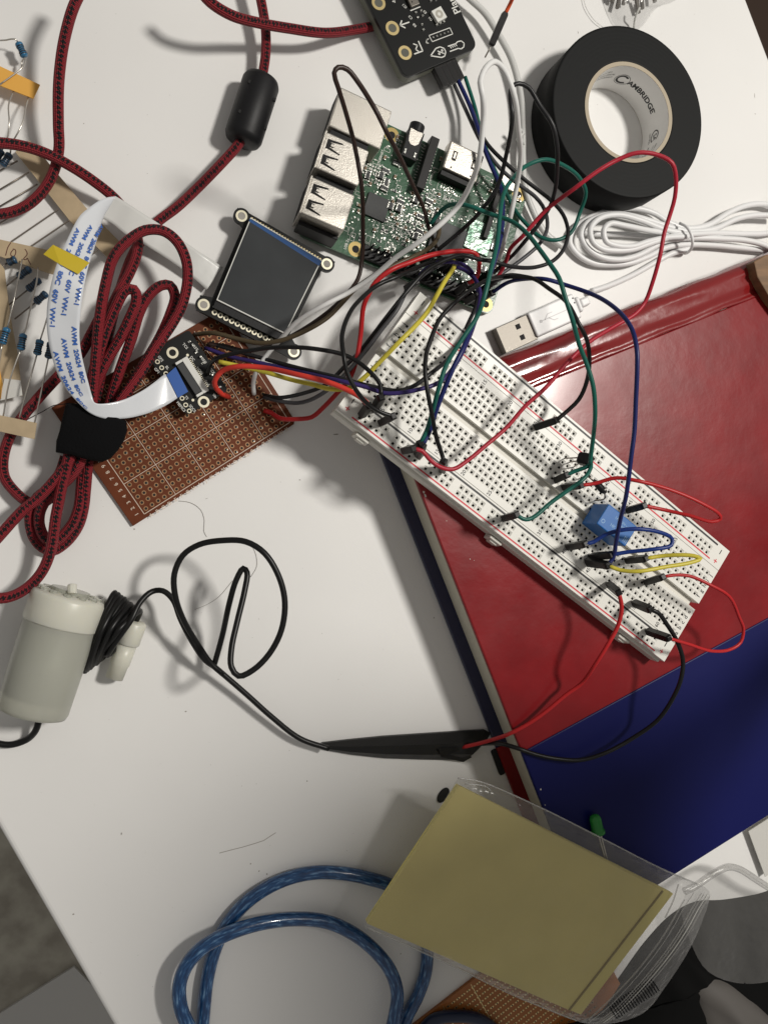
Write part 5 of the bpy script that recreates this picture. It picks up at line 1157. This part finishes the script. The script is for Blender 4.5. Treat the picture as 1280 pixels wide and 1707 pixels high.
# ================================================================= LED
LD = thing('led', 'small green led lying on the blue part of the book cover', 'led', U(995, 1380, 25))
a, c2 = U(990, 1358, 27.6), U(997, 1389, 27.6); m = MB(); ax = c2 - a
m.tube([a + ax * t for t in (0, .07, .2, .85, .86, 1)], 1.5, 20, radii=[.5, 1.7, 2.3, 2.3, 2.75, 2.75], smooth=False); m.build('lens', M_led, LD, smooth=True)
for P in ([(998, 1378, 27.6), (1003, 1400, 27), (1012, 1436, 26)], [(995, 1380, 27.6), (999, 1400, 27), (1008, 1432, 26)]):
    m = MB(); m.tube([U(*p) for p in P], .36, 6); m.build('lead', M_wirelead, LD, smooth=True)

# ================================================================= BLUE CABLE
BL = thing('blue_cable', 'thick translucent blue usb cable looped at the bottom edge under the note pad', 'cable', U(500, 1600, 0))
m = MB(); m.tube(PX([(336, 1760), (337, 1720), (340, 1682), (346, 1630), (359, 1581), (377, 1544), (407, 1508), (445, 1480), (490, 1461), (535, 1454), (580, 1457), (617, 1465), (651, 1476), (685, 1500), (707, 1540), (712, 1581), (709, 1622), (696, 1660), (677, 1697), (660, 1760)], [(0, 3), (1, 3)]), 2.6, 18); m.build('cord', M_bluecable, BL, smooth=True)
m = MB(); m.tube(PX([(330, 1760), (318, 1720), (302, 1682), (299, 1645), (310, 1611), (336, 1581), (374, 1559), (430, 1540), (490, 1532), (542, 1536), (587, 1555), (625, 1585), (651, 1619), (662, 1656), (657, 1697), (640, 1760)], [(0, 9), (.3, 9.5), (.6, 5), (1, 9)]), 2.6, 18); m.build('cord', M_bluecable, BL, smooth=True)
m = MB(); m.tube(PX([(690, 1740), (720, 1702), (760, 1694), (800, 1700), (840, 1730)], [(0, 4), (1, 4)]), 2.4, 14); m.build('cord', mat('navy_sheath', (.012, .02, .05), .3), BL, smooth=True)

# ================================================================= ORANGE BOARD (bottom edge)
of = Fr(U(720, 1686, 1.6), math.atan2(*(U(786, 1635, 1.6) - U(720, 1686, 1.6)).yx), 1.6)
OB = thing('perfboard', 'orange prototyping board peeking out under the note pad at the bottom edge', 'circuit board', of((10, -20, -1.6)))
m = MB(of); w_ = (U(786, 1635, 1.6) - U(720, 1686, 1.6)).length; m.box(-40, -60, -1.6, w_ + 55, 0, 0); m.build('board', M_orangeb, OB, bevel=.2)
m = MB(of)
for i in range(32):
    for j in range(20):
        x, y = w_ + 40 - i * 2.54, -2.6 - j * 2.54
        if x < -38: continue
        m.box(x - .85, y - .3, .02, x + .85, y + .3, .08); m.cyl(x, y, .08, .1, .3, 8, 1)
for i in (0, 1): m.line((w_ - 1 - i * 14, -1), (w_ - 1 - i * 14, -58), .3, .05)
m.build('copper_pad', [M_gold, M_hole], OB)

# ================================================================= RIGHT LOWER CORNER
m = MB(); rr = random.Random(5)
def mound(q, hmax, name, mt, seed, lab, cat, nn=14, sharp=1.0, base=0):
    cx, cy = sum(p[0] for p in q) / len(q), sum(p[1] for p in q) / len(q)
    Q = []
    for i in range(len(q)):
        a, c2 = q[i], q[(i + 1) % len(q)]
        for k in range(4): Q.append((a[0] + (c2[0] - a[0]) * k / 4, a[1] + (c2[1] - a[1]) * k / 4))
    Qc = crom([Vector((x, y, 0)) for x, y in q + [q[0]]], 14.0); Q = [(p.x, p.y) for p in Qc[:-1]]
    W = [U(x, y, base) for x, y in Q]; c = U(cx, cy, base); n = len(W); vs = []; m = MB()
    for i in range(nn + 1):
        k = i / nn
        for p in W:
            r_ = c.lerp(p, k); h = hmax * (1 - k ** 2.2) ** .7 + 1.6 * math.sin(r_.x * .13 + seed) * math.sin(r_.y * .17 + seed * 2) * (1 - k) + .9 * math.sin(r_.x * .4 + r_.y * .3) * (1 - k)
            vs.append((r_.x, r_.y, base + max(.1, h)))
    m.add(vs, [(i * n + j, (i + 1) * n + j, (i + 1) * n + (j + 1) % n, i * n + (j + 1) % n) for i in range(nn) for j in range(n)])
    m.add([(p.x, p.y, base + .05) for p in W], [tuple(range(n))])
    return m.build(name, mt, None, smooth=True, **T(lab, cat))
mound([(900, 1712), (985, 1690), (1030, 1630), (1075, 1568), (1120, 1522), (1160, 1502), (1200, 1500), (1262, 1490), (1340, 1470), (1420, 1600), (1420, 1900), (880, 1900)], 12, 'black_cloth', M_bagblk, 1, 'crumpled black cloth in the lower right corner of the table', 'cloth')
mound([(1150, 1645), (1168, 1628), (1195, 1628), (1230, 1648), (1268, 1680), (1310, 1730), (1310, 1790), (1230, 1800), (1172, 1730)], 9, 'grey_pouch', M_greyfab, 2, 'grey rounded pouch lying on the black cloth at the lower right', 'pouch', base=9)
# clear lid with a raised rim
LDQ = thing('plastic_lid', 'clear moulded plastic lid with a raised rim between the blue cover and the black cloth', 'lid', U(1220, 1500, 0))
sheet([(1145, 1483), (1175, 1462), (1200, 1444), (1222, 1440), (1250, 1452), (1290, 1478), (1350, 1500), (1380, 1570), (1330, 1620), (1240, 1640), (1180, 1620), (1150, 1570), (1135, 1515)], lambda x, y, k: 15 + 1.2 * math.sin(x * .06) - 2 * k, 'film', M_film3, 10, LDQ)
m = MB(); P = [(1140, 1486), (1160, 1476), (1180, 1462), (1200, 1450), (1214, 1445), (1232, 1449), (1256, 1464), (1285, 1482), (1330, 1500)]
m.tube([U(x, y, 14) for x, y in P], 1.5, 12); m.build('rim', M_film3, LDQ, smooth=True)
m = MB(); m.tube([U(x, y, 15.4) for x, y in P], .3, 8); m.build('rim_ridge', M_film2, LDQ, smooth=True)
slab([(1247, 1386), (1300, 1352), (1330, 1420), (1275, 1462)], 3, 'sheet', M_greyplas, None, .4)
o = COL.objects[-1]; o.name = 'paper_scrap'; o['label'] = 'grey paper corner beside the lower edge of the blue cover'; o['category'] = 'paper'
# wooden block on the book by the right edge
wf = Fr(U(1256, 437, 25), -.75, 25); 
q = [(1256, 436), (1275, 425), (1340, 420), (1350, 520), (1300, 520), (1281, 494), (1262, 462)]
pts = [U(x, y, 30) for x, y in q]; n = len(q); m = MB()
m.add(pts + [Vector((p.x, p.y, 25)) for p in pts], [tuple(range(n))[::-1], tuple(range(n, 2 * n))] + [(i, (i + 1) % n, n + (i + 1) % n, n + i) for i in range(n)])
m.build('wooden_block', M_wood, None, bevel=.4, **T('brown wooden block on the red cover at the right edge', 'block'))
# black disc and bar on the table
a = U(738, 1325, 0); m = MB(Fr(a, .9)); m.prism([(3.4 * math.cos(k * math.pi / 12), 2.0 * math.sin(k * math.pi / 12)) for k in range(24)], .02, .8); m.build('rubber_disc', M_hole, None, bevel=.15, **T('black oval rubber foot on the table by the yellow pad corner', 'rubber foot'))
a, c2 = U(821, 1249, 0), U(836, 1290, 0); m = MB(Fr((a + c2) / 2, math.atan2((c2 - a).y, (c2 - a).x))); l_ = (c2 - a).length / 2
m.prism(rrect(-l_, -1.3, l_, 1.3, .8), .02, 1.2); m.build('rubber_strip', M_hole, None, bevel=.15, **T('short black rubber strip on the table against the book', 'rubber strip'))
# hairs
for lab, P in (('fine dark hair curling above the pump cord loop', [(298, 835), (318, 838), (335, 850), (341, 868), (340, 885), (345, 895)]), ('fine hair lying inside the pump cord loop', [(325, 1016), (345, 1008), (365, 995), (380, 978), (388, 968)]), ('fine hair crossing the right side of the pump cord loop', [(418, 905), (427, 925), (428, 945), (418, 962)])):
    MB().tube(PX(P, .25), .07, 4).build('hair', M_dirt, None, smooth=True, **T(lab, 'hair'))

# unseen dark panel on a stand, added to shade the lower right
TB_ = thing('shade_panel', 'dark panel on a stand, added out of view to shade the lower right', 'shade_panel', (310, -30, 0))
pl = [(-112, 240), (-2, 262), (66, 474), (-46, 486)]
m = MB(); m.add([(300, y, z) for y, z in pl] + [(309, y, z) for y, z in pl], [(0, 3, 2, 1), (4, 5, 6, 7)] + [(i, (i + 1) % 4, 4 + (i + 1) % 4, 4 + i) for i in range(4)]); m.build('slab', M_black, TB_, bevel=2)
MB().box(309.5, -30, 4, 316, -14, 330).build('stand_neck', M_black, TB_, bevel=1)
MB().box(302, -60, .2, 372, 16, 4).build('stand_base', M_black, TB_, bevel=1)
